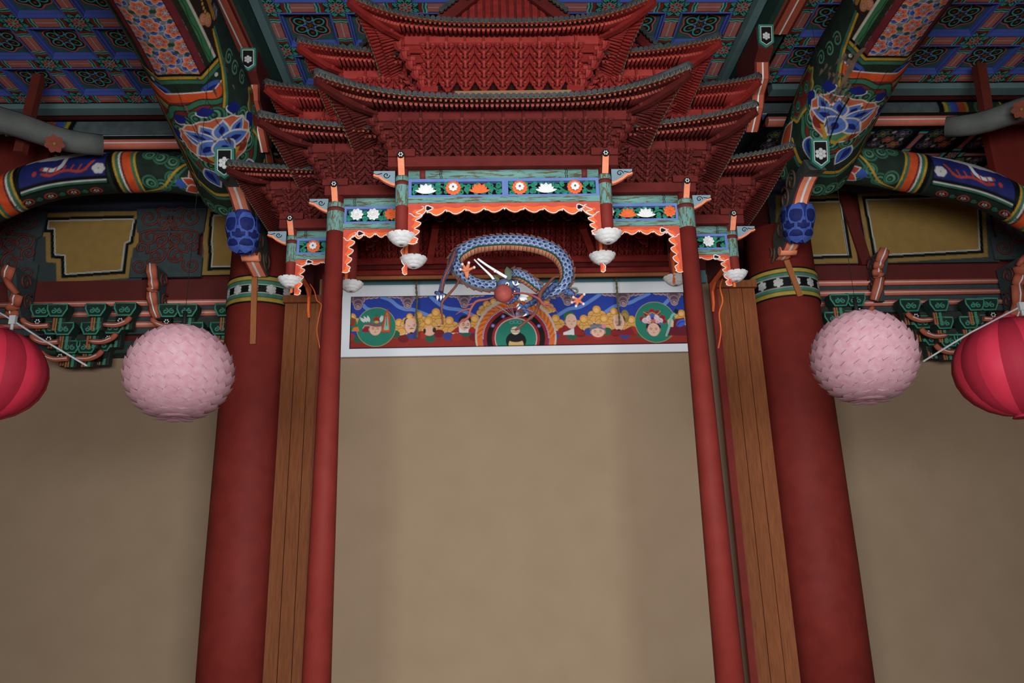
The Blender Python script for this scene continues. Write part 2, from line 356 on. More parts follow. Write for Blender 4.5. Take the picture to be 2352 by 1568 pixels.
def ceiling_field(key, x0, y0, px, py, nx, ny):
    """nodes at x0+i*px, y0+j*py"""
    hx, hy = (px-.132)/2, (py-.132)/2
    for i in range(nx):
        for j in range(ny):
            X, Y = x0+i*px, y0+j*py
            # node
            def flat(k, z):
                return lambda U, V, k=k, z=z: np.stack([X+U-k.w/2, Y-(V-k.h/2), np.full_like(U, z)], 1)
            if 'n' not in proto: proto['n'] = K_NODE.build('flower_node', flat(K_NODE, ZC-.006), ceiling, (X, Y, ZC), CPAINT)
            else: copy_part(proto['n'], (X, Y, ZC), ceiling)
            if i < nx-1:
                cx = X+px/2; kk = 'rx'+key
                if kk not in proto: proto[kk] = K_RIB.build('rib', lambda U, V: np.stack([cx+(U-K_RIB.w/2)*(px-.132)/K_RIB.w, Y-(V-K_RIB.h/2), np.full_like(U, ZC-.003)], 1), ceiling, (cx, Y, ZC), CPAINT)
                else: copy_part(proto[kk], (cx, Y, ZC), ceiling)
            if j < ny-1:
                cy = Y+py/2; kk = 'ry'+key
                if kk not in proto: proto[kk] = K_RIB.build('rib', lambda U, V: np.stack([X+(V-K_RIB.h/2), cy+(U-K_RIB.w/2)*(py-.132)/K_RIB.w, np.full_like(U, ZC-.003)], 1), ceiling, (X, cy, ZC), CPAINT)
                else: copy_part(proto[kk], (X, cy, ZC), ceiling)
            if i < nx-1 and j < ny-1:
                cx, cy = X+px/2, Y+py/2; kk = 'c'+key; o = (cx, cy, ZC)
                if kk not in proto:
                    b = MB()
                    def ring(z0, i0, z1, i1, mi):
                        a = [(cx+sx*(hx-i0), cy+sy*(hy-i0), ZC+z0) for sx, sy in ((-1, -1), (1, -1), (1, 1), (-1, 1))]; c = [(cx+sx*(hx-i1), cy+sy*(hy-i1), ZC+z1) for sx, sy in ((-1, -1), (1, -1), (1, 1), (-1, 1))]
                        b.add(a+c, [(q, (q+1) % 4, 4+(q+1) % 4, 4+q) for q in range(4)], mi)
                    ring(-.008, 0, -.008, .014, 0); ring(-.008, .014, .022, .018, 1); ring(.022, .018, .022, .03, 0); ring(.022, .03, .052, .034, 1); ring(-.008, 0, .0, 0, 0)
                    fr = b.build('coffer', [PURP, PURPD], ceiling, o)
                    sx, sy = (2*hx-.066)/K_MED.w, (2*hy-.066)/K_MED.h
                    pn = K_MED.build('painted_panel', lambda U, V: np.stack([cx+(U-K_MED.w/2)*sx, cy-(V-K_MED.h/2)*sy, np.full_like(U, ZC+.051)], 1), fr, o, CPAINT); proto[kk] = (fr, pn)
                else:
                    fr = copy_part(proto[kk][0], o, ceiling); copy_part(proto[kk][1], o, fr)
ceiling_field('l', -4.19-.578*2, 6.03-.59*3, .578, .59, 6, 6)
ceiling_field('m', -1.88, 5.84-.605*2, .605, .605, 8, 5)
ceiling_field('r', 4.17-.605*2, 6.32-.598*4, .605, .598, 6, 6)
# long beams that part the ceiling fields, running towards the altar: grey-teal sides, a red beam with a flower end below
def ceiling_beam(name, label, xa, side, Yend, ypl, xb):
    """side=+1: left beam (its grey face looks right)"""
    t = thing(name, label, 'beam', (xa, 6, ZC-.3)); s = side
    b = MB(); b.box((xa+s*.155, 5.0, ZC-.04), (.075, 5.2, .1)); b.build('grey_beam', TEALD, t)
    b = MB(); b.box((xa+s*.1, 5.0, ZC-.02), (.035, 5.2, .1)); b.build('shadow_gap', BLACK, t)
    b = MB(); b.box((xa+s*.01, 5.0, ZC-.14), (.2, 5.2, .28)); b.build('beam_core', mat('beam_green', (34, 60, 52), (44, 74, 62), scale=8), t)
    b = MB(); b.box((xa-s*.02, (2.6+Yend)/2, ZC-.30), (.165, Yend-2.6, .05), 0); b.box((xa-s*.02, (2.6+Yend)/2, ZC-.327), (.012, Yend-2.6, .004), 1); b.box((xa-s*.02+.075, (2.6+Yend)/2, ZC-.327), (.02, Yend-2.6, .004), 2); b.box((xa-s*.02-.075, (2.6+Yend)/2, ZC-.327), (.02, Yend-2.6, .004), 2)
    b.build('red_runner', [mat('beam_brick', (168, 78, 52), (182, 90, 62), scale=8), WHITE, DARKR], t)
    # hanging bracket with flower plate
    b = MB(); yp = ypl; z0 = ZC-.42
    prof = [(0, 0), (0, -.15), (.12, -.2), (.16, -.34), (.3, -.4), (.36, -.5), (.55, -.62), (.55, .06), (0, .06)]
    b.prism([(a, c) for a, c in prof], (xb, yp, z0), (0, 1, 0), (0, 0, 1), (1, 0, 0), -.065, .065, 1, 1); b.build('bracket_block', [mat('beam_brick', (168, 78, 52)), DARKR], t)
    b = MB(); pts = [(prof[1][0]-.004, prof[1][1])]+[(a-.004, c-.01) for a, c in prof[2:7]]
    for (a0, c0), (a1, c1) in zip(pts[:-1], pts[1:]):
        b.bar((xb, yp+a0, z0+c0), (xb, yp+a1, z0+c1), .1, .014, 0, (0, -1, .5)); b.bar((xb, yp+a0-.006, z0+c0-.006), (xb, yp+a1-.006, z0+c1-.006), .012, .014, 1, (0, -1, .5))
    b.build('bracket_edge', [mat('beam_brick', (168, 78, 52)), WHITE], t)
    flower_plate((xb, yp-.03, z0-.06), .13, .2, t, tilt=-.25)
def flower_plate(c, w, h, parent, tilt=0, fr=None, scale=1.0, name='flower_plate'):
    """pentagonal plate, black with seven white dots and a green rim, facing the front"""
    k = Canvas(w, h, w/44, (58, 132, 112) if fr is None else fr); m = w/2
    def pent(i): return [(i, i), (w-i, i), (w-i, h*.76-i*.4), (m, h-i*1.3), (i, h*.76-i*.4)]
    k.poly(pent(w*.12), (230, 230, 226)); k.poly(pent(w*.155), (14, 14, 15))
    r = w*.085*scale; cy = h*.5
    for x, y in [(0, 0)]+[(math.cos(math.pi/6+i*math.pi/3)*r*2.05, math.sin(math.pi/6+i*math.pi/3)*r*2.05) for i in range(6)]:
        k.ell(m+x, cy+y, r, r, (226, 224, 220)); k.ell(m+x, cy+y, r*.66, r*.66, (150, 146, 142)); k.ell(m+x, cy+y, r*.5, r*.5, (226, 224, 220))
    c = Vector(c); ct, st = math.cos(tilt), math.sin(tilt)
    def fn(U, V):
        # clip the lower corners to the pentagon
        lim = np.where(V > h*.76, (h-V)/(h*.24)*m, m); x = np.clip(U-m, -lim, lim); v = h/2-V
        return np.stack([c.x+x, c.y-.012+v*st, c.z+v*ct], 1)
    k.build(name, fn, parent)
    b = MB(); b.prism([(-m, h/2), (m, h/2), (m, -h*.26), (0, -h/2), (-m, -h*.26)], c, (1, 0, 0), (0, st, ct), (0, ct, -st), -.008, .03, 0)
    b.build('plate_body', mat('plate_green', (58, 132, 112), (48, 112, 96)), parent)
ceiling_beam('ceiling_beam', 'red and grey ceiling beam left of the red canopy roofs, ending in a flower plate', -2.1, 1, 6.05, 5.95, -2.04)
ceiling_beam('ceiling_beam', 'red and grey ceiling beam right of the red canopy roofs, ending in a flower plate', 2.62, -1, 5.8, 5.66, 2.44)
# ---------------- side aisles: end beam of the ceiling, frieze, rail, lower ceiling
def aisle(s, x0, x1, Yb, suffix, zr):
    xm, w = (x0+x1)/2, x1-x0
    b = MB(); b.box((xm, Yb-.03, ZC+.02), (w, .13, .12), 0); b.box((xm, Yb+.09, ZC+.03), (w, .12, .1), 1); b.box((xm, Yb+.22, ZC+.08), (w, .14, .1), 2)
    struct(b.build('trim_'+suffix, [TEALD, DARKR, BLACK]))
    # painted frieze
    h = .40; zt = zr+.06+h; k = Canvas(w, h, .011, (92, 104, 104))
    k.rect(0, h-.12, w, h, (14, 16, 16)); k.rect(0, h-.115, w, h-.1, (205, 205, 200)); k.rect(0, h-.1, w, h, (70, 88, 150))
    fx = (lambda u: u) if s < 0 else (lambda u: w-u)
    xin = 1.72 if s < 0 else 1.98
    def vb(a, c, col): k.poly([(fx(a+.02*math.sin(q*8)), q*h) for q in np.linspace(0, 1, 10)]+[(fx(c+.02*math.sin(q*8)), q*h) for q in np.linspace(1, 0, 10)], col)
    vb(xin-.9, xin, (40, 56, 44)); vb(xin-.06, xin, (12, 14, 14)); vb(xin-.1, xin-.06, (176, 140, 40)); vb(xin-.13, xin-.1, (60, 110, 90)); vb(xin-.22, xin-.13, (64, 80, 160)); vb(xin-.3, xin-.22, (186, 74, 40)); vb(xin-.33, xin-.3, (176, 140, 40))
    for q in range(5): k.stroke(spiral(fx(xin-.52), h*.5, .17-q*.03, .9, q, 1), .016, (76, 104, 78))
    vb(xin-.84, xin-.82, (176, 140, 40)); vb(xin-.72, xin-.7, (176, 140, 40)); vb(xin-.82, xin-.72, (16, 18, 18))
    for yy in (.1, .22):
        for i in range(6): k.ell(fx(xin-.77)+.024*math.cos(i*1.05), yy+.024*math.sin(i*1.05), .012, .012, (190, 188, 184))
    fz = k.build('trim_frieze_'+suffix, lambda U, V: np.stack([x0+U, np.full_like(U, Yb+.27), zt-V], 1)); struct(fz)
    b = MB(); b.tube([(x0, Yb+.16, zr), (x1, Yb+.16, zr)], .055, 14, 0); b.tube([(x0, Yb+.106, zr-.012), (x1, Yb+.106, zr-.012)], .006, 6, 1); b.box((xm, Yb+.24, zr+.05), (w, .1, .06), 2)
    struct(b.build('trim_rail_'+suffix, [mat('rail_salmon', (206, 106, 84), (216, 120, 96)), WHITE, DARKR]))
    # lower ceiling, dark coffers with five rosettes
    zl = zr-.04; b = MB(); b.box((xm, (Yb+.12+8.85)/2, zl+.1), (w, 8.85-Yb-.12, .04)); lc = struct(b.build('ceiling_lower_'+suffix, BLACK))
    cs = .5; kc = Canvas(cs, cs, .009, (14, 16, 17))
    for x, y, r, c1 in ((.14, .14, .075, (52, 66, 130)), (.36, .14, .075, (176, 84, 50)), (.14, .36, .075, (40, 110, 76)), (.36, .36, .075, (52, 66, 130)), (.25, .25, .07, (186, 84, 60))):
        if (x, y) != (.25, .25): kc.stroke(circ(x, y, r+.018), .006, (80, 116, 112), True)
        for i in range(6): kc.ell(x+r*.55*math.cos(i*1.047), y+r*.55*math.sin(i*1.047), r*.42, r*.3, (190, 150, 140), i*1.047); kc.ell(x+r*.55*math.cos(i*1.047), y+r*.55*math.sin(i*1.047), r*.36, r*.25, c1, i*1.047)
        kc.ell(x, y, r*.25, r*.25, (196, 150, 50))
    for x, y in ((.25, .1), (.25, .4), (.1, .25), (.4, .25)): kc.ell(x, y, .022, .03, (200, 180, 176))
    kb = Canvas(.5, .1, .009, (24, 30, 60)); kb.rect(.1, .025, .4, .075, C_PINK); kb.rect(.04, .0, .08, .1, C_TURQ); kb.rect(.42, 0, .46, .1, C_TURQ); kb.rect(.08, 0, .1, .1, C_RED); kb.rect(.4, 0, .42, .1, C_RED)
    n = int(w/.6); pc = pr = None
    for i in range(n+1):
        for j in range(2):
            cx, cy = x0+.3+i*.6, Yb+.52+j*.6
            if pc is None: pc = kc.build('painted_panel', lambda U, V: np.stack([cx+U-.25, cy-(V-.25), np.full_like(U, zl+.03)], 1), lc, (cx, cy, zl), CPAINT)
            else: copy_part(pc, (cx, cy, zl), lc)
            if pr is None: pr = kb.build('rib', lambda U, V: np.stack([cx+.3+V-.05, cy+U-.25, np.full_like(U, zl)], 1), lc, (cx+.3, cy, zl), CPAINT); pq = kb.build('rib', lambda U, V: np.stack([cx+U-.25, cy+.3+V-.05, np.full_like(U, zl)], 1), lc, (cx, cy+.3, zl), CPAINT)
            else: copy_part(pr, (cx+.3, cy, zl), lc); copy_part(pq, (cx, cy+.3, zl), lc)
            if 'n' in proto: copy_part(proto['n'], (cx+.3, cy+.3, zl), lc)
aisle(-1, -6.2, -2.3, 7.42, 'left', EYE+4.48)
aisle(1, 3.05, 7.0, 7.14, 'right', EYE+4.53)
# ---------------- upper back wall: yellow panels, dark scroll boards, red board, rails
YB = 8.72
YEL = (152, 119, 58)
def zat(y, Y=8.7): return P(1176, y, Y).z
b = MB(); b.box((.4, YB+.14, 5.4), (13.4, .1, 2.6)); struct(b.build('wall_back_upper', DARKR))
for xc, zc_ in ((-2.95, 4.345), (3.75, 4.46)): b = MB(); b.box((xc, YB-.04, EYE+zc_), (6.7, .2, .17), 0); b.box((xc, YB-.142, EYE+zc_+.075), (6.7, .01, .012), 1); b.box((xc, YB+.02, EYE+zc_+.17), (6.7, .16, .18), 2); struct(b.build('trim_1', [mat('blue_black_beam', (62, 74, 98), (70, 82, 106)), WHITE, mat('blue_black_board', (34, 42, 58), (40, 48, 64))]))
# painted panels
def wall_panel(label, pts, inset=.055):
    """pts: outline in (x,z); yellow board with a black and a white line"""
    p = np.array(pts); x0, z1 = p[:, 0].min(), p[:, 1].max(); w, h = p[:, 0].max()-x0, z1-p[:, 1].min(); k = Canvas(w, h, .012, (58, 66, 66)); q = [(x-x0, z1-z) for x, z in pts]
    cx, cy = np.mean([a for a, _ in q]), np.mean([a for _, a in q])
    def ins(d):                               # polygon inset by d (corners by mitre)
        o = []; n = len(q); area2 = sum(q[i][0]*q[(i+1) % n][1]-q[(i+1) % n][0]*q[i][1] for i in range(n)); sg = 1 if area2 > 0 else -1
        for i in range(n):
            a, b_, c = np.array(q[i-1]), np.array(q[i]), np.array(q[(i+1) % n]); e1 = (b_-a)/np.linalg.norm(b_-a); e2 = (c-b_)/np.linalg.norm(c-b_)
            n1 = sg*np.array([-e1[1], e1[0]]); n2 = sg*np.array([-e2[1], e2[0]]); m = n1+n2; m = m/(np.dot(m, n1)); o.append(tuple(b_+m*d))
        return o
    k.poly(q, YEL); k.poly(ins(inset), (12, 14, 14)); k.poly(ins(inset+.042), (200, 205, 195)); k.poly(ins(inset+.054), YEL)
    return struct(k.build('wall_panel', lambda U, V: np.stack([x0+U, np.full_like(U, YB-.03), z1-V], 1), material=painted('wall_paint', .85, .12)), label)
def pp(l): return [(P(x, y, YB).x, P(x, y, YB).z) for x, y in l]
SGREY = mat('scroll_board_grey', (56, 66, 66), (66, 76, 76)); SBROWN = mat('scroll_brown', (92, 46, 40), (108, 56, 48)); 
wall_panel('yellow panel with stepped black outline, left of the big left pillar', pp([(97, 492), (346, 486), (338, 510), (329, 512), (318, 568), (308, 572), (300, 640), (133, 652), (132, 606), (109, 604), (108, 546), (90, 546)]))
wall_panel('narrow yellow panel behind the big left pillar', pp([(476, 480), (620, 474), (620, 630), (466, 634), (470, 580), (468, 560), (472, 505)]))
wall_panel('narrow yellow panel behind the big right pillar', pp([(1780, 452), (1944, 446), (1968, 605), (1780, 610)]), .06)
wall_panel('wide yellow panel with black outline at the right', pp([(1966, 445), (2258, 438), (2266, 592), (1996, 607)]), .05)
# scroll boards (dark carved panels between the yellow ones)
def scroll_board(label, x0, x1, z0, z1, seed):
    xm = (x0+x1)/2; t = thing('scroll_board', label, 'carved panel', (xm, YB-.05, z0)); w, h = x1-x0, z1-z0
    b = MB(); b.prism([(-w*.5, h), (-w*.46, h*.66), (-w*.4, h*.62), (-w*.4, h*.3), (-w*.5, h*.28), (-w*.5, 0), (w*.5, 0), (w*.5, h*.28), (w*.42, h*.32), (w*.42, h*.62), (w*.48, h*.66), (w*.5, h)], (xm, YB-.045, z0), (1, 0, 0), (0, 0, 1), (0, 1, 0), -.02, .02); b.build('board', SGREY, t)
    for sg in (-1, 1):
        for cx, cy, r, a0, d in ((.3, .86, .13, 2.2, 1), (.27, .58, .12, .5, -1), (.14, .3, .12, 1.6, 1), (.36, .16, .11, 2.6, 1), (.36, .42, .09, 4.0, -1), (.1, .52, .1, .3, 1), (.1, .78, .1, 5, -1)):
            q = MB(); pth = spiral(sg*cx*w, cy*h, r*min(w, h)*1.15, 1.4, a0 if sg > 0 else math.pi-a0, d*sg); e = pth[0]; pth = [(sg*.02*w, (cy+.1)*h)]+[(e[0]*.6, e[1]+.03)]+pth
            q.tube([(xm+a, YB-.075, z0+c) for a, c in curve(pth, 2)], .013, 6, 0); q.build('scroll', SBROWN, t)
scroll_board('dark board of carved scrolls between the two left yellow panels', P(318, 500, YB).x, P(478, 500, YB).x, P(400, 640, YB).z, P(400, 484, YB).z, 1)
scroll_board('dark board of carved scrolls at the far left edge', P(-60, 500, YB).x, P(112, 500, YB).x, P(50, 660, YB).z, P(50, 490, YB).z, 2)
scroll_board('dark board of carved scrolls at the far right edge', P(2258, 500, YB).x, P(2420, 500, YB).x, P(2300, 600, YB).z, P(2300, 432, YB).z, 3)
b = MB(); b.prism([(0, 0), (.13, 0), (-.02, 1.0), (-.16, 1.0)], (P(1985, 607, YB).x-.06, YB-.05, P(1985, 607, YB).z-.03), (1, 0, 0), (0, 0, 1), (0, 1, 0), -.02, .04); struct(b.build('trim_2', DARKR))
# red board and salmon rails between the bracket sets
for (xa, xb, ya, yb) in ((0, 560, 0, 0), (1800, 2420, -12, -12)):
    X0, X1 = P(xa-60, 680, YB).x, P(xb, 680, YB).x; w = X1-X0; xm = (X0+X1)/2
    zt = P(230, 650+ya, YB).z; zr_ = P(250, 701+ya*2, YB).z
    b = MB(); b.box((xm, YB-.03, (zt+zr_)/2), (w, .1, zt-zr_)); struct(b.build('trim_3', mat('oxblood_board', (88, 34, 30), (100, 40, 36), scale=3)))
    for k_, dz in enumerate((0, .13, .26)):
        b = MB(); b.tube([(X0, YB-.06-.0*k_, zr_-dz), (X1, YB-.06, zr_-dz)], .036, 10, 0); b.tube([(X0, YB-.097, zr_-dz-.005), (X1, YB-.097, zr_-dz-.005)], .005, 5, 1); b.box((xm, YB-.0, zr_-dz-.065), (w, .06, .07), 2)
        struct(b.build('trim_%d' % (4+k_), [mat('rail_salmon', (206, 106, 84)), WHITE, SGREY]))
# lintel and tan wall below the brackets come with wall_back
b = MB(); b.box((.4, YB+.1, 4.12), (13.4, .34, .14)); struct(b.build('trim_7', mat('lintel_green', (40, 58, 50), (48, 66, 58))))
# ================================================================ PILLARS, BEAMS, BRACKETS OF THE HALL
def band_canvas(L, h):
    k = Canvas(L, h, .007, (14, 14, 15))
    k.rect(0, .018, L, .055, (176, 146, 50)); k.rect(0, .055, L, .062, (14, 14, 15)); k.rect(0, .062, L, .1, (70, 124, 100)); k.rect(0, .1, L, .107, (200, 195, 180))
    k.rect(0, h-.055, L, h-.018, (176, 146, 50)); k.rect(0, h-.1, L, h-.062, (70, 124, 100)); k.rect(0, h-.107, L, h-.1, (200, 195, 180))
    n = 13
    for i in range(n):
        x, y = (i+.5)*L/n, h/2; r = .0165
        for a, c in [(0, 0)]+[(math.cos(q*math.pi/3+.5)*r*2, math.sin(q*math.pi/3+.5)*r*2) for q in range(6)]: k.ell(x+a, y+c, r, r, (214, 212, 208)); k.ell(x+a, y+c, r*.3, r*.3, (150, 146, 142))
    return k
def pillar(label, px, py, Yp, r, yb0, yb1, batten):
    c = P(px, py, Yp); t = thing('pillar', label, 'pillar', (c.x, Yp, 0)); top = EYE+3.35
    b = MB(); b.lathe([(r*1.0, .25), (r*1.02, 1.5), (r, 3.0), (r*.97, top)], (c.x, Yp, 0), 40, 0); b.build('shaft', WOODR, t)
    b = MB(); b.lathe([(r*1.35, 0), (r*1.35, .12), (r*1.12, .25)], (c.x, Yp, 0), 32, 0); b.build('base_stone', mat('base_stone', (150, 140, 128), (166, 156, 142)), t)
    z1, z0 = P(px, yb0, Yp-r).z, P(px, yb1, Yp-r).z; L = 2*math.pi*r; k = band_canvas(L, z1-z0); rr = r+.006
    k.build('painted_band', lambda U, V: np.stack([c.x+rr*np.sin(U/r), Yp+rr*np.cos(U/r), z1-V], 1), t)
    (xa, ya), (xb, yb) = batten; b = MB(); A, B = P(xa, ya, Yp-r-.02), P(xb, yb, Yp-r-.02)
    b.bar(A, B, .055, .02, 0, (0, -1, 0)); b.build('batten', mat('raw_wood', (150, 88, 46), (166, 100, 54), scale=20, stretch=(4, 1, .5)), t)
    return c
PL = pillar('big round red pillar left of the altar, black flower band around it', 604, 700, 7.62, .35, 630, 694, ((586, 606), (581, 790)))
PR = pillar('big round red pillar right of the altar, black flower band around it', 1801, 690, 7.62, .35, 612, 680, ((1806, 598), (1838, 680)))

# ---------------- great beams with painted collars and blue lotus
G1, G2, G3, YLW, ORG, RBR = (36, 50, 40), (58, 116, 86), (92, 150, 116), (196, 152, 38), (226, 84, 30), (128, 44, 32)
DBL, LBL, WHT = (28, 40, 120), (92, 126, 200), (222, 214, 206)
def leafpt(cx, cy, L, W, a, n=9, tipw=.0):
    """pointed petal outline from (cx,cy) in direction a"""
    o = []
    for i in range(n+1): t = i/n; o.append((t*L, W*math.sin(math.pi*t**.8)))
    for i in range(n-1, 0, -1): t = i/n; o.append((t*L, -W*math.sin(math.pi*t**.8)))
    return [(cx+x*math.cos(a)-y*math.sin(a), cy+x*math.sin(a)+y*math.cos(a)) for x, y in o]
def lotus_paint(k, cx, cy, s, ca, sa):
    """blue lotus on an orange cloud; local x to the right, y up, turned so that up = (ca,sa)"""
    def T(l): return [(cx+(x*sa+y*ca)*s, cy+(-x*ca+y*sa)*s) for x, y in l]
    k.poly(T(circ(0, -.02, 1.06, .8, 60, wob=.03, k=14)), WHT); k.poly(T(circ(0, -.02, 1.02, .76, 60, wob=.03, k=14)), (216, 104, 66))
    k.poly(T(circ(-.35, -.6, .3, .14)), (140, 46, 34)); k.poly(T(circ(.62, -.4, .2, .2)), (140, 46, 34))
    k.poly(T([(-.5, -.5), (.1, -.3), (.55, -.42), (.35, -.62), (.3, -.85), (-.1, -.9), (-.3, -.7)]), YLW); k.poly(T([(-.3, -.5), (.1, -.3), (.4, -.42), (.2, -.6), (.2, -.76), (-.1, -.78), (-.2, -.66)]), (84, 136, 92))
    for a, L, W, x, y in ((2.55, .66, .17, -.3, -.12), (.5, .62, .2, .42, .02), (1.95, .62, .24, -.05, .05), (1.15, .66, .24, .1, .02), (2.75, .92, .2, .0, .02), (-.28, .95, .24, .05, .05), (3.75, .9, .26, .02, .02), (-1.35, .72, .34, .05, .06)):
        p = [(x+u, y+v) for u, v in leafpt(0, 0, L, W, a)]
        k.poly(T(p), LBL); k.stroke(T(p), .05*s, WHT, True)
        q = leafpt(x+L*.3*math.cos(a), y+L*.3*math.sin(a), L*.44, W*.36, a); k.poly(T(q), DBL)
def swirl(k, cx, cy, r, a0, d, col=G2, dk=G1):
    k.ell(cx, cy, r, r, (16, 24, 20)); k.ell(cx, cy, r*.93, r*.93, col); k.ell(cx, cy, r*.72, r*.72, dk); k.ell(cx+r*.1*math.cos(a0), cy+r*.1*math.sin(a0), r*.56, r*.56, G3); k.ell(cx+r*.16*math.cos(a0), cy+r*.16*math.sin(a0), r*.36, r*.36, dk); k.ell(cx+r*.2*math.cos(a0), cy+r*.2*math.sin(a0), r*.18, r*.18, col)
BR = .36; BY0, BY1 = 3.9, 6.68; GS = 1.1; TH0, TH1 = -75, 135
def lerp_(a, b, t): return a+(b-a)*t
def great_beam_canvas(peel=False):
    H = BR*math.radians(TH1-TH0); k = Canvas(BY1-BY0, H, .0056, G1)
    V = lambda th: BR*math.radians(th-TH0)
    U = lambda Y: Y-BY0
    def band(Ya, Yb, th0, th1, col, wave=None, n=40):
        w = wave or (lambda th: 0); ths = np.linspace(th0, th1, n)
        k.poly([(U(Ya+w(t)), V(t)) for t in ths]+[(U(Yb+w(t)), V(t)) for t in ths[::-1]], col)
    # --- near part: brocade strip between stripes
    band(BY0, 5.4, TH0, TH1, (48, 36, 30))
    band(BY0, 5.5, -10, 44, (120, 124, 128)); band(BY0, 5.5, -18, -10, (116, 40, 46)); band(BY0, 5.5, 44, 53, (116, 40, 46)); band(BY0, 5.5, -10.8, -9.6, (20, 16, 16)); band(BY0, 5.5, 43.6, 44.8, (20, 16, 16))
    band(BY0, 5.5, -33, -26, (58, 116, 74)); band(BY0, 5.5, -35, -33, (206, 196, 176)); band(BY0, 5.5, 60, 68, (58, 116, 74)); band(BY0, 5.5, 68, 71, (206, 196, 176)); band(BY0, 5.5, 53, 60, (40, 46, 34))
    def flower(x, y, r, blue):
        if blue:
            for i in range(6): a = i*math.pi/3; k.ell(x+r*.9*math.cos(a), y+r*.9*math.sin(a), r*.52, r*.52, (214, 206, 200)); k.ell(x+r*.9*math.cos(a), y+r*.9*math.sin(a), r*.46, r*.46, (66, 90, 168)); k.ell(x+r*.8*math.cos(a), y+r*.8*math.sin(a), r*.25, r*.25, DBL)
        else:
            for i in range(6): a = i*math.pi/3; k.ell(x+r*1.0*math.cos(a), y+r*1.0*math.sin(a), r*.3, r*.3, (44, 76, 50))
        for i in range(6): a = math.pi/6+i*math.pi/3; k.ell(x+r*.58*math.cos(a), y+r*.58*math.sin(a), r*.46, r*.4, (224, 206, 196), a)
        for i in range(6): a = math.pi/6+i*math.pi/3; k.ell(x+r*.58*math.cos(a), y+r*.58*math.sin(a), r*.4, r*.34, (222, 112, 70), a); k.ell(x+r*.42*math.cos(a), y+r*.42*math.sin(a), r*.2, r*.14, (170, 62, 40), a)
        for i in range(6): a = math.pi/6+i*math.pi/3; k.ell(x+r*.26*math.cos(a), y+r*.26*math.sin(a), r*.16, r*.12, (214, 206, 210), a); k.ell(x+r*.26*math.cos(a), y+r*.26*math.sin(a), r*.12, r*.09, (44, 54, 140), a)
        k.ell(x, y, r*.15, r*.15, (206, 170, 40))
    c = V(17); e = V(44)-V(-10)
    for i in range(11):
        Yf = 5.34-i*.155; flower(U(Yf), c, .068, i % 2 == 0)
        for sg in (-1, 1): flower(U(Yf-.078), c+sg*e*.43, .066, i % 2 == 1)
    band(BY0, 5.5, 44, 53, (116, 40, 46)); band(BY0, 5.5, 53, 60, (40, 46, 34)); band(BY0, 5.5, -18, -10, (116, 40, 46)); band(BY0, 5.5, -26, -18, (46, 38, 32)); band(BY0, 5.5, 43.6, 44.8, (20, 16, 16)); band(BY0, 5.5, -10.8, -9.6, (20, 16, 16)); band(BY0, 5.5, 60, 68, (58, 116, 74)); band(BY0, 5.5, 68, 71, (206, 196, 176))
    # clouds and a golden creature on the flank
    rs = random.Random(3)
    for i in range(16):
        y0 = 5.15-i*.09; th = 88+rs.uniform(-8, 26)
        for q in range(3): x, y = U(y0+rs.uniform(-.04, .04)), V(th+rs.uniform(-6, 6)); col = ((196, 120, 84), (140, 136, 134), (96, 100, 130))[i % 3]; k.ell(x, y, .045, .038, col); k.stroke(spiral(x, y, .03, 1.2, q, 1), .007, (214, 150, 116) if i % 3 == 0 else (176, 172, 168))
    k.stroke([(U(4.0), V(84)), (U(4.3), V(96)), (U(4.55), V(86)), (U(4.8), V(98)), (U(4.95), V(94))], .045, (176, 122, 30)); 
    for i in range(30): t = 4.0+i*.031; k.ell(U(t), V(90+6*math.sin(t*14)), .012, .012, (206, 156, 50))
    # --- collar
    def w(th):                                       # cusped edge
        a = ((th-17+27) % 54)/54; return -.05*math.sin(math.pi*a)**.8+.03
    Y0 = 5.22
    for a, c_, col in ((-.02, 2.1, (12, 14, 13)), (.005, 2.1, YLW), (.032, 2.1, (24, 34, 28)), (.04, 2.1, G2), (.075, 2.1, (20, 30, 24)), (.08, 2.1, G1)): band(Y0+a, 6.0, TH0, TH1, col, w)
    w2 = lambda th: -.045*math.sin(math.pi*((th-20+30) % 60)/60)**.8
    for th in (-14, 50): k.ell(U(Y0+.16), V(th), .05, .085, (62, 92, 168)); k.ell(U(Y0+.185), V(th), .04, .07, DBL)
    for th in (-22, 62): k.ell(U(Y0+.085), V(th), .016, .016, (206, 200, 180))
    for a, col in ((.185, WHT), (.197, ORG), (.275, (122, 52, 52)), (.32, (26, 30, 24)), (.326, YLW), (.352, (26, 36, 28)), (.358, G3), (.385, (24, 30, 24)), (.39, RBR)): band(Y0+a, 6.2, TH0, TH1, col, w2)
    band(Y0+.5, BY1, TH0, TH1, G1, w2)
    # flank: red lobe bordered yellow/green
    for r_, col in ((.30, YLW), (.275, (24, 32, 26)), (.268, G2), (.24, (20, 26, 22)), (.234, RBR), (.17, G1)): k.poly(circ(U(5.86), V(30), r_*1.5, r_*1.55, 80, wob=.035, k=10), col) if r_ < .3 else None
    k.poly([(U(5.62), V(52)), (U(5.5), V(62)), (U(5.3), V(74)), (U(5.0), V(84)), (U(4.95), V(TH1)), (U(5.8), V(TH1)), (U(5.75), V(70))], (40, 54, 46))
    k.stroke([(U(5.62), V(52)), (U(5.5), V(62)), (U(5.3), V(74)), (U(5.0), V(84))], .05, (20, 26, 22)); k.stroke([(U(5.62), V(51)), (U(5.5), V(61)), (U(5.3), V(73)), (U(5.0), V(83))], .022, YLW); k.stroke([(U(5.62), V(55)), (U(5.5), V(65)), (U(5.3), V(77)), (U(5.0), V(87))], .02, G2)
    for th, yy in ((92, 5.42), (98, 5.55), (90, 5.3)): k.stroke(spiral(U(yy), V(th), .06, 1.5, 1, 1), .012, G3)
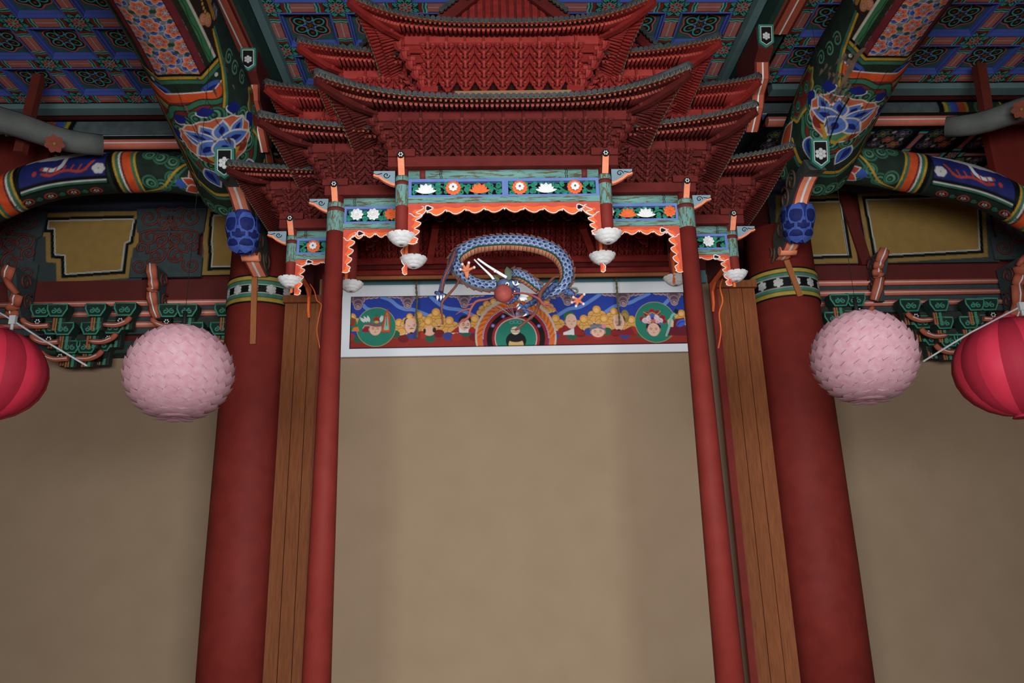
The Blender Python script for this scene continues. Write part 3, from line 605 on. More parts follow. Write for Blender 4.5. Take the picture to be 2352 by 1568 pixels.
    k.poly(circ(U(5.95), V(102), .26, .13, 50, wob=.06, k=8), YLW); k.poly(circ(U(5.95), V(102), .235, .112, 50, wob=.06, k=8), (70, 116, 80)); k.poly(circ(U(5.95), V(102), .21, .095, 50, wob=.06, k=8), RBR)
    for i in range(6): swirl(k, U(5.85+.1*i), V(98+10*(i % 2)), .05, i, 1)
    k.poly(leafpt(U(6.5), V(98), .3, .07, math.pi), (190, 76, 40)); k.stroke(leafpt(U(6.5), V(98), .3, .07, math.pi), .01, WHT, True)
    # green scrolls round the lotus
    for i in range(13):
        a = i*2*math.pi/13; swirl(k, U(5.86)+.25*math.cos(a), V(30)+.285*math.sin(a), .085, a+1, 1)
    for a in (math.pi, math.pi-.75, math.pi+.75, 1.6, -1.6): k.poly(leafpt(U(5.86)+.25*math.cos(a), V(30)+.28*math.sin(a), .1, .07, a+math.pi*0), DBL); k.stroke(leafpt(U(5.86)+.25*math.cos(a), V(30)+.28*math.sin(a), .1, .07, a)[:6], .009, WHT)
    lotus_paint(k, U(5.86), V(30), .285, -1, 0)
    # below the lotus: blue leaves, yellow edge lines, more scrolls towards the pillar
    for th, a in ((0, .4), (60, -.4)): p = leafpt(U(6.14), V(th), .2, .07, a); k.poly(p, (66, 100, 176)); k.stroke(p, .01, WHT, True); k.poly(leafpt(U(6.16), V(th), .13, .03, a), DBL)
    k.stroke([(U(6.3), V(-30)), (U(6.42), V(0)), (U(6.4), V(60)), (U(6.3), V(84))], .03, YLW); k.stroke([(U(6.34), V(-30)), (U(6.46), V(0)), (U(6.44), V(60)), (U(6.34), V(84))], .026, G2)
    for i in range(14): swirl(k, U(6.62+.16*(i//7)), V(-40+20*(i % 7)), .08, i, 1)
    for th in (-45, -35): k.stroke([(U(5.5), V(th)), (U(6.4), V(th+12))], .012, YLW)
    for th, ya, yb in ((8, 5.3, 6.3), (40, 5.35, 5.9), (62, 4.3, 5.2), (-30, 4.2, 5.6)): k.stroke([(U(lerp_(ya, yb, q/12)), V(th+1.2*math.sin(q*1.7))) for q in range(13)], .005, (24, 20, 18))
    rs = random.Random(8 if peel else 5)
    for i in range(60 if peel else 18):                   # chipped paint
        th, yy = rs.uniform(-30, 90), rs.uniform(5.25, 6.1)
        if peel and i < 45: th, yy = rs.gauss(56, 9), rs.gauss(5.55, .22)
        k.poly(circ(U(yy), V(th), rs.uniform(.01, .05), rs.uniform(.004, .014), 9, wob=.3, k=3), (122, 100, 84) if rs.random() < .5 else (88, 74, 62))
    if peel: k.poly(curve([(U(5.18), V(50)), (U(5.3), V(52)), (U(5.45), V(49)), (U(5.6), V(53)), (U(5.46), V(56)), (U(5.3), V(57)), (U(5.2), V(55))], 4, True), (132, 104, 82)); k.stroke([(U(5.65), V(36)), (U(5.85), V(37)), (U(6.15), V(34))], .014, (16, 14, 14))
    return k
K_GB, K_GB2 = great_beam_canvas(), great_beam_canvas(True)
def great_beam(label, X, zs, side):
    """side +1: inner flank looks to +x"""
    t = thing('great_beam', label, 'beam', (X*GS, 6.2, EYE+3.4)); Yk = [3.9, 4.6, 5.35, 5.85, 6.3, 7.25]
    zf = lambda Y: EYE+np.interp(Y, np.linspace(3.9, 7.25, 60), np.convolve(np.pad(np.interp(np.linspace(3.9, 7.25, 60), Yk, zs), 6, mode='edge'), np.ones(13)/13, 'valid'))
    rf = lambda Y: BR*np.interp(Y, [3.9, 5.0, 5.4, 7.25], [.92, .95, 1, 1])
    def fn(U, V):
        Y = BY0+U-.29; th = np.radians(TH0-16)+V/BR; r = rf(Y)*GS; return np.stack([X*GS+side*r*np.sin(th), Y*GS, EYE+(zf(Y)-EYE)*GS-r*np.cos(th)], 1)
    (K_GB if side > 0 else K_GB2).build('painted_shaft', fn, t)
    b = MB(); rows = []
    for Y in np.linspace(BY0-.29, BY1-.29, 24):
        rows.append([(X*GS+side*(rf(Y)*GS-.001)*math.sin(math.radians(a)), Y*GS, EYE+(zf(Y)-EYE)*GS-(rf(Y)*GS-.001)*math.cos(math.radians(a))) for a in np.linspace(TH1-16, 344+TH0, 14)])
    b.grid(rows, 0); b.build('back_of_beam', mat('beam_dark', (50, 46, 38)), t)
    return t
great_beam('huge round painted beam at the left, blue lotus on its end, brocade strip overhead', -2.2, [3.84, 3.845, 3.72, 3.58, 3.42, 3.16], 1)
great_beam('huge round painted beam at the right, peeling blue lotus on its end, brocade strip overhead', 3.05, [3.95, 3.95, 3.89, 3.75, 3.58, 3.3], -1)

# ---------------- bracket arms under the great beams: orange edge, flower plate, blue lotus bud
def bracket_arm(label, pts, X, s, plate, bud):
    """pts: (px,py) along the front edge from top to foot; s=+1 when the grey cheek shows on the right"""
    def at(x, y): d = _ray(x, y); q = d*(X/d[0]); return Vector(q.tolist())+Vector((0, 0, EYE))
    edge = [at(*p) for p in pts]; t = thing('lotus_corbel', label, 'corbel', edge[-1]); w = .15
    ed = [Vector(q) for q in curve([tuple(p) for p in edge], 6)]
    back = [Vector((X, min(7.3, p.y+.75), max(p.z+.25, edge[-1].z+.02))) for p in ed]
    b = MB(); poly = [(p.y, p.z) for p in ed]+[(7.24, edge[-1].z+.02), (7.24, edge[0].z-.22), (6.8, edge[0].z+.08), (6.3, edge[0].z+.16)]
    b.prism(poly, (X, 0, 0), (0, 1, 0), (0, 0, 1), (1, 0, 0), -w/2, w/2); b.build('cheek', mat('cheek_grey', (66, 74, 68), (84, 92, 84), scale=9, bump=.3), t)
    def strip(x0, x1, off, name, m):
        q = MB(); rows = []
        for i, p in enumerate(ed):
            d = (ed[min(i+1, len(ed)-1)]-ed[max(i-1, 0)]).normalized(); n = Vector((0, d.z, -d.y)); n = n if n.y < 0 else -n
            rows.append([(X+x0, p.y+n.y*off, p.z+n.z*off), (X+x1, p.y+n.y*off, p.z+n.z*off)])
        q.grid(rows); q.build(name, m, t)
    strip(-w/2+.016, w/2-.016, .006, 'orange_edge', SALMON); strip(-w/2, -w/2+.018, .004, 'red_margin', MAROON); strip(w/2-.018, w/2, .004, 'red_margin', MAROON); strip(-.011, .011, .01, 'white_line', WHITE)
    # scrolls on the cheek
    for i, f in enumerate((.15, .35, .6, .85)):
        p = ed[int(f*(len(ed)-1))]; q = MB(); q.tube([(X+s*(w/2+.002), p.y+.22+a, p.z+.08+c) for a, c in spiral(0, 0, .12, 1.4, i, 1)], .012, 6); q.build('carved_scroll', mat('cheek_scroll', (84, 62, 52), (96, 70, 58)), t)
    c = at(*plate); flower_plate((c.x, c.y-.02, c.z), .16, .27, t, tilt=-.2, scale=1.25)
    # lotus bud: rings of cupped petals round a core
    bc = at(*bud)+Vector((0, -.02, 0)); u = (at(bud[0], bud[1]-30)-at(bud[0], bud[1]+30)).normalized(); r = .132; H = .40
    q = MB(); axz = u; axx = Vector((1, 0, 0)); axy = axz.cross(axx).normalized()
    for i in range(12):
        f0, f1 = i/12, (i+1)/12
    prof = [(r*math.sin(math.pi*(.08+.86*i/10))**.6, H*(.5-i/10)) for i in range(11)]
    vs = []; n = 16
    for rr, h in prof:
        for j in range(n): a = 2*math.pi*j/n; vs.append(bc+axx*rr*math.cos(a)+axy*rr*math.sin(a)+axz*h)
    q.add(vs, [(i*n+j, i*n+(j+1) % n, (i+1)*n+(j+1) % n, (i+1)*n+j) for i in range(10) for j in range(n)], 0, True); q.build('bud_core', mat('bud_deep', (34, 48, 116), (48, 66, 140), scale=30), t)
    BL = mat('bud_blue', (72, 98, 172), (54, 76, 150), scale=26)
    for ring, (h0, h1, nn, off) in enumerate(((.16, -.06, 6, 0), (.04, -.13, 6, .5), (-.06, -.205, 6, 0))):
        for j in range(nn):
            a = 2*math.pi*(j+off)/nn; dr = axx*math.cos(a)+axy*math.sin(a); sd = axx*-math.sin(a)+axy*math.cos(a); g = MB()
            g.petal(bc+dr*r*1.0+axz*h0, bc+dr*r*(.95-.22*ring)+axz*h1, sd, dr*.022, r*.56, 0); q1 = bc+dr*r*1.005+axz*(h0-.02); q2 = bc+dr*r*(1.0-.2*ring)+axz*(h1+.035); g.petal(q1, q2, sd, dr*.024, r*.47, 1); g.build('petal', [BL, mat('bud_dark', (30, 40, 104), (22, 30, 80), scale=30)], t)
    # small collars under the bud
    e1 = ed[int(.83*(len(ed)-1))]; g = MB(); g.tube([e1+Vector((-w*.54, .01, .01)), e1+Vector((w*.54, .01, .01))], .045, 12); g.build('collar', SALMON, t)
    return t
bracket_arm('curved orange arm with blue lotus bud on the left pillar', [(518, 405), (540, 432), (553, 470), (562, 500), (562, 540), (570, 575), (580, 600), (597, 634)], -2.2, 1, (518, 378), (560, 535))
bracket_arm('curved orange arm with blue lotus bud on the right pillar', [(1880, 390), (1860, 408), (1846, 440), (1838, 470), (1834, 510), (1820, 560), (1804, 585), (1785, 606)], 3.0, -1, (1882, 357), (1831, 512))

# ---------------- arched cross beams at the sides
def cross_canvas(L, H):
    k = Canvas(L, H, .0085, G1); m = H*.5
    def vb(a, c, col, amp=.03, ph=0): k.poly([(a+amp*math.sin(q*math.pi*2+ph), q*H) for q in np.linspace(0, 1, 16)]+[(c+amp*math.sin(q*math.pi*2+ph), q*H) for q in np.linspace(1, 0, 16)], col)
    # order along the beam from the pillar outwards
    for i in range(16): swirl(k, .1+.115*(i//2), m+(.16 if i % 2 else -.1)+.05*math.sin(i*2.1), .085, i, 1)
    p = leafpt(.34, m+.1, .16, .06, .9); 
    for a in (-.9, -.2, .5, 1.4): q = leafpt(.42, m+.16, .17, .05, a-.9); k.poly(q, (186, 66, 40)); k.stroke(q, .008, WHT, True)
    k.poly(leafpt(.55, m+.14, .12, .05, .3), (60, 90, 170))
    k.stroke(curve([(.1, m-.2), (.45, m-.1), (.62, m+.02), (.8, m+.22), (1.0, m+.3)], 5), .022, YLW); k.stroke(curve([(.1, m-.17), (.45, m-.07), (.6, m+.06), (.78, m+.25), (1.0, m+.34)], 5), .018, G2)
    for x0, sgn in ((1.02, 1), (2.16, -1)):
        f = (lambda x: x) if sgn > 0 else (lambda x: x0*2+.26-x)
        for a, c, col in ((0, .27, G1), (.0, .022, YLW), (.022, .05, G2), (.05, .13, ORG), (.13, .15, (120, 44, 40)), (.15, .17, WHT), (.17, .20, G2), (.20, .225, YLW), (.225, .27, (10, 12, 14))): vb(min(f(x0+a), f(x0+c)), max(f(x0+a), f(x0+c)), col)
    # crane panel
    a, c = 1.3, 2.16; k.rect(a, 0, c, H, (10, 12, 14)); k.rect(a+.02, H*.12, c-.02, H*.60, (34, 42, 106)); k.rect(a+.02, H*.64, c-.02, H*.655, WHT); k.rect(a+.02, H*.655, c-.02, H*.68, G2); k.rect(a, H*.7, c, H, (30, 44, 36))
    for i in range(4): x = a+.16+i*.22; k.ell(x, H*.79, .06, .045, (176, 70, 40)); k.ell(x, H*.79, .045, .032, (14, 14, 15)); [k.ell(x+.02*math.cos(q*1.26), H*.79+.014*math.sin(q*1.26), .008, .008, (200, 196, 190)) for q in range(5)]; k.stroke(spiral(x+.11, H*.79, .03, 1.3, 0, 1), .01, G2)
    for s_ in (-1, 1):
        for q in range(9): k.stroke([(a+.43, H*.33), (a+.43+s_*(.1+.034*q), H*(.2+.013*q))], .024, (176, 174, 170) if q % 2 else (206, 204, 198))
    k.poly([(a+.12, H*.29), (a+.74, H*.29), (a+.66, H*.35), (a+.5, H*.38), (a+.25, H*.34)], (204, 202, 196))
    k.stroke(curve([(a+.4, H*.36), (a+.43, H*.46), (a+.51, H*.5), (a+.6, H*.47)], 6), .034, (216, 214, 208)); k.ell(a+.62, H*.465, .02, .016, (190, 60, 40)); k.ell(a+.69, H*.5, .022, .024, (190, 62, 40))
    k.stroke(curve([(a+.13, H*.43), (a+.24, H*.54), (a+.4, H*.52), (a+.54, H*.55), (a+.62, H*.52)], 6), .022, (186, 62, 36))
    for q in range(6): k.stroke([(a+.2+q*.075, H*.53), (a+.17+q*.075, H*.47)], .015, (186, 62, 36))
    for q in range(7): k.ell(a+.08+.035*math.cos(q), H*.52+.03*math.sin(q), .028, .024, (206, 202, 194))
    for q in range(5): k.ell(a+.74+.03*math.cos(q*1.3), H*.27+.02*math.sin(q*1.3), .026, .02, (190, 186, 178))
    for i in range(9): swirl(k, 2.66+.12*i, m+.13*math.sin(i*1.7), .1, i, 1)
    k.poly(leafpt(2.8, m-.05, .2, .07, .5), DBL); k.stroke(leafpt(2.8, m-.05, .2, .07, .5), .01, WHT, True); k.poly(leafpt(2.98, m-.1, .16, .06, 1.5), DBL)
    for s_ in (-1, 1): k.stroke(curve([(2.6, m+s_*.3), (2.9, m+s_*.24), (3.2, m+s_*.1), (3.5, m+s_*.12)], 5), .022, YLW)
    return k
CRR = .2; K_CR = cross_canvas(3.75, CRR*math.radians(250))
def cross_beam(label, pts, Y, side):
    pp_ = np.array(curve([tuple(P(x, y, Y)) for x, y in pts], 8)); d = np.r_[0, np.cumsum(np.linalg.norm(np.diff(pp_, axis=0), axis=1))]; t = thing('cross_beam', label, 'beam', pp_[0])
    rr = np.interp(d, [0, .5, 3.75], [.17, .2, .22])
    def fn(U, V):
        x = np.interp(U, d, pp_[:, 0]); z = np.interp(U, d, pp_[:, 2]); r = np.interp(U, d, rr); th = np.radians(-115)+V/CRR          # 0 = straight at the viewer, + downwards
        return np.stack([x, Y-r*np.cos(th), z-r*np.sin(th)], 1)
    K_CR.build('painted_shaft', fn, t)
    b = MB(); rows = [[(p[0], Y-(r-.002)*math.cos(math.radians(a)), p[2]-(r-.002)*math.sin(math.radians(a))) for a in np.linspace(130, 250, 9)] for p, r in zip(pp_, rr)]; b.grid(rows); b.build('back_of_beam', mat('beam_dark', (50, 46, 38)), t)
cross_beam('arched painted beam with a white crane, left of the left pillar', [(560, 432), (510, 418), (400, 398), (250, 397), (120, 412), (0, 457), (-110, 520)], 7.15, -1)
cross_beam('arched painted beam with a white crane, right of the right pillar', [(1830, 372), (1885, 375), (2000, 383), (2150, 407), (2250, 432), (2352, 482), (2440, 540)], 7.15, 1)
# ---------------- rough grey logs and red hanging posts
LOG = mat('weathered_log', (108, 110, 106), (86, 88, 84), scale=5, stretch=(1, 1, 1), bump=.3)
def log(label, a, b_, r0, r1, fl):
    A, B = P(*a), P(*b_); t = thing('rough_log', label, 'log', (A+B)/2); pts = [A.lerp(B, i/8)+Vector((0, 0, .03*math.sin(i*.8))) for i in range(9)]
    q = MB(); q.tube(pts, [r0+(r1-r0)*i/8 for i in range(9)], 10, 0); q.build('trunk', LOG, t)
    c = P(*fl); w = CM.T @ np.array([0, 0, 1.0]); n = Vector(w.tolist()); n = (Vector((0, 0, EYE))-c).normalized(); u = (B-A).normalized(); u = (u-n*u.dot(n)).normalized(); v = n.cross(u)
    q = MB(); cc = c
    for i in range(7):
        an = i*math.pi*2/7; dr = u*math.cos(an)+v*math.sin(an); sd = u*-math.sin(an)+v*math.cos(an); q.petal(cc+dr*.015, cc+dr*.085, sd, n*.004, .03, 0)
    q.sphere(cc, .016, 8, 5, 1); q.build('painted_flower', [mat('flower_red', (120, 56, 38)), mat('flower_yellow', (140, 112, 50))], t)
log('rough grey log at the left edge with an orange flower painted on it', (-90, 262, 6.2), (236, 334, 6.75), .125, .1, (125, 330, 6.34))
log('rough grey log at the right edge with an orange flower painted on it', (2450, 236, 6.2), (2172, 292, 6.75), .125, .1, (2346, 251, 6.16))
def post(label, a, b_, w, Y):
    A, B = P(*a, Y), P(*b_, Y); q = MB(); q.bar(A, B, w, w, 0, (0, -1, 0)); tag(q.build('hanging_post', mat('post_red', (112, 44, 30), (90, 34, 26), scale=8), None, A), label, 'post')
post('thin red post above the left grey log', (90, 175), (46, 352), .085, 6.68); post('thin red post above the right grey log', (2248, 150), (2272, 298), .09, 6.6)
for lab, xa, xb, ya, yb in (('red board standing on the left arched beam', -60, 105, 318, 405), ('red board standing on the right arched beam', 2262, 2460, 285, 425)):
    A, B = P(xa, ya, 7.32), P(xb, yb, 7.32); q = MB(); q.box(((A.x+B.x)/2, 7.36, (A.z+B.z)/2), (abs(B.x-A.x), .1, abs(A.z-B.z))); tag(q.build('red_board', mat('board_red', (100, 30, 24), (116, 36, 28), scale=2, stretch=(3, 1, .3)), None, (A.x, 7.3, B.z)), lab, 'board')
# ---------------- bracket sets on the back wall
BG = mat('bracket_green', (26, 44, 36), (34, 56, 46)); BGE = mat('bracket_edge_green', (62, 134, 108), (70, 146, 118)); BDK = mat('bracket_dark', (44, 50, 44), (54, 60, 52)); SALD = mat('tongue_salmon', (178, 88, 62), (190, 100, 72))
def soro(x, y, z, w, h, t):
    q = MB(); q.prism([(-w/2, h/2), (w/2, h/2), (w/2, h*.1), (w*.3, -h/2), (-w*.3, -h/2), (-w/2, h*.1)], (x, y, z), (1, 0, 0), (0, 0, 1), (0, 1, 0), -.07, .07, 0)
    o = [(-w/2, h/2), (w/2, h/2), (w/2, h*.1), (w*.3, -h/2), (-w*.3, -h/2), (-w/2, h*.1), (-w/2, h/2)]
    q.tube([(x+a*.96, y-.072, z+c*.94) for a, c in o], .011, 5, 1)
    for s in (-1, 1): q.tube([(x+a, y-.075, z+c) for a, c in spiral(s*w*.15, -h*.06, w*.14, 1.3, 1.57, s)], .009, 5, 1)
    q.build('bearing_block', [BG, BGE], t)
    q = MB(); q.box((x, y+.03, z-h*.5-.07), (w*.62, .08, .15), 0); q.box((x-w*.22, y-.012, z-h*.5-.07), (.02, .006, .15), 1); q.box((x-w*.1, y-.012, z-h*.5-.07), (.012, .006, .15), 2); q.box((x+w*.1, y-.012, z-h*.5-.07), (.03, .006, .15), 3); q.build('striped_arm_end', [BDK, SALD, mat('stripe_yellow', (150, 120, 46)), BGE], t)
def bracket_set(label, px, py, s, Y=8.42):
    c = P(px, py, Y); t = thing('bracket_set', label, 'bracket set', (c.x, Y, c.z-.6), 'green bracket sets along the back wall')
    for tier in range(3):
        z = c.z-tier*.19; half = .46-tier*.13
        for sx in (-1, 1):
            soro(c.x+sx*half, Y+.06+.05*tier, z, .24, .15, t)
            soro(c.x+sx*(half*.45), Y-.08+.07*tier, z-.05, .22, .14, t)
        q = MB(); w = half+.06; q.prism([(-w, 0), (w, 0), (w, -.06), (w*.6, -.12), (-w*.6, -.12), (-w, -.06)], (c.x, Y+.08+.05*tier, z-.07), (1, 0, 0), (0, 0, 1), (0, 1, 0), -.05, .05)
        q.build('arm', BDK, t)
        for sx in (-1, 1):
            q = MB(); x0 = c.x+sx*(half-.02); zz = z-.16
            q.tube(curve([(x0-sx*.14, Y-.1, zz-.045), (x0, Y-.11, zz-.055), (x0+sx*.1, Y-.12, zz-.02), (x0+sx*.15, Y-.13, zz+.03)], 3), [.03]*9+[.022], 8, 0); q.tube(curve([(x0-sx*.14, Y-.132, zz-.05), (x0, Y-.142, zz-.06), (x0+sx*.1, Y-.152, zz-.025)], 3), .005, 5, 1); q.build('tongue', [SALD, WHITE], t)
            q = MB(); q.box((c.x+sx*half*.98, Y-.04+.04*tier, z-.15), (.1, .05, .1), 0)
            for a in range(6): q.sphere((c.x+sx*half*.98+.022*math.cos(a*1.05), Y-.068+.04*tier, z-.15+.022*math.sin(a*1.05)), .009, 6, 4, 1)
            q.build('flower_end', [BLACK, WHITE], t)
    return t
def tongue_arm(label, pts, Y0, Y1, s, w=.115):
    """stack of salmon tongues seen from the front with a grey carved board behind"""
    n = len(pts); pw = [P(x, y, Y0+(Y1-Y0)*i/(n-1)) for i, (x, y) in enumerate(pts)]; t = thing('tongue_arm', label, 'bracket', pw[-1], 'salmon tongued arms along the back wall')
    q = MB(); X = pw[0].x; q.prism([(p.y+.02, p.z) for p in pw]+[(8.58, pw[-1].z), (8.58, pw[0].z)], (X+s*.0, 0, 0), (0, 1, 0), (0, 0, 1), (1, 0, 0), -.05, .05); q.build('carved_board', SGREY, t)
    for i in range(n-1):
        a, b_ = pw[i], pw[i+1]; q = MB(); m = a.lerp(b_, .5)+Vector((0, -.015, 0)); q.tube([a, m, b_], [w*.5, w*.56, w*.46], 8, 0, flat=.5); q.tube([a+Vector((0, -w*.29, 0)), m+Vector((0, -w*.32, 0)), b_+Vector((0, -w*.27, 0))], .009, 5, 1); q.build('tongue', [SALD, WHITE], t)
    for i, f in enumerate((.2, .6)):
        q = MB(); p = pw[0].lerp(pw[-1], f); q.tube([(X+s*.055, p.y+.18+a, p.z+c) for a, c in spiral(0, 0, .1, 1.4, i, 1)], .012, 6); q.build('scroll', SBROWN, t)
tongue_arm('salmon tongued arm with white line under the left yellow panel', [(347, 607), (351, 642), (354, 664), (347, 668), (352, 700), (362, 730)], 8.25, 8.5, 1)
tongue_arm('salmon tongued arm at the far left edge', [(23, 612), (14, 642), (40, 676), (34, 700), (28, 712), (30, 728)], 8.15, 8.4, 1, .14)
tongue_arm('salmon tongued arm under the right yellow panels', [(2032, 572), (2020, 602), (2015, 618), (2013, 632), (2022, 634), (2008, 690)], 8.25, 8.5, -1)
tongue_arm('salmon tongued arm at the far right edge', [(2352, 590), (2338, 610), (2345, 632), (2336, 655), (2338, 700), (2330, 735)], 8.15, 8.4, -1, .14)
for lab, x, y, s in (('green bracket set above the left pink lantern, right of it the big pillar', 484, 712, 1), ('green bracket set between the two left salmon tongued arms', 192, 712, 1), ('green bracket set left of the right pink lantern beside the big pillar', 1874, 690, -1), ('green bracket set in the middle of the right aisle, above the red lantern', 2180, 700, -1)): bracket_set(lab, x, y, s)
# ================================================================ THE RED CANOPY OVER THE ALTAR
E_ = EYE
canopy = thing('altar_canopy', 'tall red wooden canopy with two storeys of upturned tiled roofs over the altar', 'canopy', (.2, 5.4, 0))
BAYS = [dict(XL=-.575, XR=.861, Y=5.0, Yk=5.42), dict(XL=-1.118, XR=1.542, Y=5.42, Yk=6.0), dict(XL=-1.586, XR=2.075, Y=6.0, Yk=6.75)]
BLOW = None
def lerp(a, b, t): return a+(b-a)*t
RT = None
def eave_tile(a, b, part):
    """one round end tile of the eave, its axis along the slope from a up to b"""
    global RT
    d = (b-a).normalized(); org = a-d*.012+Vector((0, 0, .006))
    if RT is None:
        s = MB(); s.tube([(0, 0, 0), (0, .12, 0), (0, .26, 0)], .0165, 8, 0, True); s.tube([(0, -.008, 0), (0, 0, 0)], .0185, 10, 1, True, capmi=0); s.v = [(x+org.x, y+org.y, z+org.z) for x, y, z in s.v]
        RT = s.build('round_tile', [TILE, TILERIM], part, org); o = RT
    else: o = copy_part(RT, org, part)
    o.rotation_euler = d.to_track_quat('Y', 'Z').to_euler()
def roof(name, wx0, wx1, wy, wyk, zb, zt, out, ze, hid, ov, tipL, tipR, dark):
    """one roof: wall rectangle wx0..wx1 at wy, bracket zone zb..zt stepping out by `out`, eave at ze (middle), tips given (x,y,z)"""
    R, RD, RB, RE = (REDL, REDLD, REDLB, mat('rafter_end_lower', (140, 60, 48), (156, 74, 58), scale=40)) if dark else (RED, REDD, REDB, REND); part = link(name, None, canopy, Vector(((wx0+wx1)/2, wy, ze)))
    px0, px1, py = wx0-out, wx1+out, wy-out                      # purlin rectangle
    tL, tR = Vector(tipL), Vector(tipR); ym = wy-ov; N = 81
    front = []
    for i in range(N):
        t = -1+2*i/(N-1); f = abs(t)**3.2; tp = tL if t < 0 else tR
        x = lerp(tL.x, tR.x, (t+1)/2); front.append(Vector((x, lerp(ym, tp.y, f), lerp(ze, tp.z, f**.9))))
    sides = []
    for tp, xw, sg in ((tL, wx0, -1), (tR, wx1, 1)):
        M = 26; e = []; xm = xw+sg*ov*.9
        for i in range(M): t = i/(M-1); f = (1-t)**2.6; e.append(Vector((lerp(xm, tp.x, f), lerp(tp.y, wyk, t), lerp(ze, tp.z, f**.9))))
        sides.append(e)
    purl = lambda p, sg=0: Vector((min(max(p.x, px0), px1), py, zt)) if sg == 0 else Vector((px0 if sg < 0 else px1, max(p.y, py), zt))
    def resample(e, step):
        d = [0]
        for a, b in zip(e[:-1], e[1:]): d.append(d[-1]+(b-a).length)
        n = max(2, int(d[-1]/step)); o = []
        for i in range(n+1):
            s = d[-1]*i/n; j = max(0, np.searchsorted(d, s)-1); j = min(j, len(e)-2); t = (s-d[j])/max(1e-9, d[j+1]-d[j]); o.append(e[j].lerp(e[j+1], t))
        return o
    edges = [(front, 0), (sides[0], -1), (sides[1], 1)]
    ra, rb, so, bd, be, tl = MB(), MB(), MB(), MB(), MB(), MB()
    for e, sg in edges:
        pts = resample(e, .0345)
        # soffit boards
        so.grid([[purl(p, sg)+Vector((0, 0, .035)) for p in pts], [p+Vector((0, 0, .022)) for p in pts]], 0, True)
        for p in pts:
            q = purl(p, sg); d = p-q
            a0, a1 = q-d*.05+Vector((0, 0, .0)), q+d*.66+Vector((0, 0, -.004))
            ra.tube([a0, a1], .0118, 8, 0, True, capmi=1)
            b0, b1 = q+d*.45+Vector((0, 0, .02)), q+d*.97+Vector((0, 0, .012))
            rb.bar(b0, b1, .015, .017, 0, (0, 0, 1), 1)
        for f, w, h, mi, dz, bd_ in ((.63, .012, .016, 1, .012, bd), (.99, .016, .014, 0, .026, be)):
            line = [purl(p, sg).lerp(p, f)+Vector((0, 0, dz)) for p in pts]
            for a, b in zip(line[:-1], line[1:]): bd_.bar(a, b, w, h, mi)
        # tiles: rows of half-round tiles rising from the eave
        tp = resample(e, .0385); inner = lambda p: (Vector((min(max(p.x, wx0+.12), wx1-.12), wy+.1, ze+.34)) if sg == 0 else Vector((wx0+.12 if sg < 0 else wx1-.12, max(p.y, wy+.1), ze+.34)))
        up = [[], [], []]
        for p in tp:
            q = inner(p); base = p+Vector((0, 0, .036))
            for k, f in enumerate((0, .4, 1)): z = lerp(base.z, q.z, f)-.07*math.sin(math.pi*f); v = base.lerp(q, f); up[k].append(Vector((v.x, v.y, z)))
        tl.grid(up, 0, True)
        for i, p in enumerate(tp):
            if sg == 0 and (hid is None or p.x < hid[0] or p.x > hid[1]): eave_tile(up[0][i], up[1][i], part); continue
            pth = [up[0][i]+(up[0][i]-up[1][i]).normalized()*.012+Vector((0, 0, .006)), up[1][i]+Vector((0, 0, .01)), up[2][i]+Vector((0, 0, .01))]
            tl.tube(pth, .0165, 8, 0, True)
            d = (up[0][i]-up[1][i]).normalized(); c = pth[0]; tl.tube([c+d*.0, c+d*.008], [.0185, .0185], 10, 1, True, capmi=0)
        for a, b in zip(tp[:-1], tp[1:]):      # sagging lower tile lips between the round ends
            m = a.lerp(b, .5)+Vector((0, 0, .022)); tl.bar(a+Vector((0, 0, .032)), m, .02, .007, 1); tl.bar(m, b+Vector((0, 0, .032)), .02, .007, 1)
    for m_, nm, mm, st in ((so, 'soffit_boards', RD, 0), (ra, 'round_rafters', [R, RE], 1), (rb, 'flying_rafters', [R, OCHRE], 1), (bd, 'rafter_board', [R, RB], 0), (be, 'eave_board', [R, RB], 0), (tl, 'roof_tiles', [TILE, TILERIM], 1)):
        o = m_.build(nm, mm, part)
        if st: o['kind'] = 'stuff'
    # corner hip rafters
    for tp, cx, sg in ((tL, px0, -1), (tR, px1, 1)):
        q = MB(); c = Vector((cx, py, zt-.005)); d = tp-c; pts = [c-d*.1, c+d*.35+Vector((0, 0, -.035)), c+d*.7+Vector((0, 0, -.03)), tp+Vector((0, 0, -.012))]
        for a, b, w in zip(pts[:-1], pts[1:], (.042, .04, .036)): q.bar(a, b, w, .05, 0)
        q.build('hip_rafter', [R, RB], part)
        q = MB(); e = [tp+Vector((0, 0, .055)), tp.lerp(Vector((cx-sg*.2, wy+.1, ze+.36)), .4)+Vector((0, 0, .02)), Vector((cx-sg*.25, wy+.15, ze+.40))]; q.tube(e, [.028, .03, .03], 8, 0); q.build('hip_ridge', TILE, part)
        q = MB(); q.sphere(c+d*.2+Vector((0, -.01, -.02)), .026, 10, 7, 0); q.tube([c+Vector((0, -.0, .02)), c+Vector((0, 0, -.12))], .018, 8, 0); q.build('corner_post', R, part)
    return part
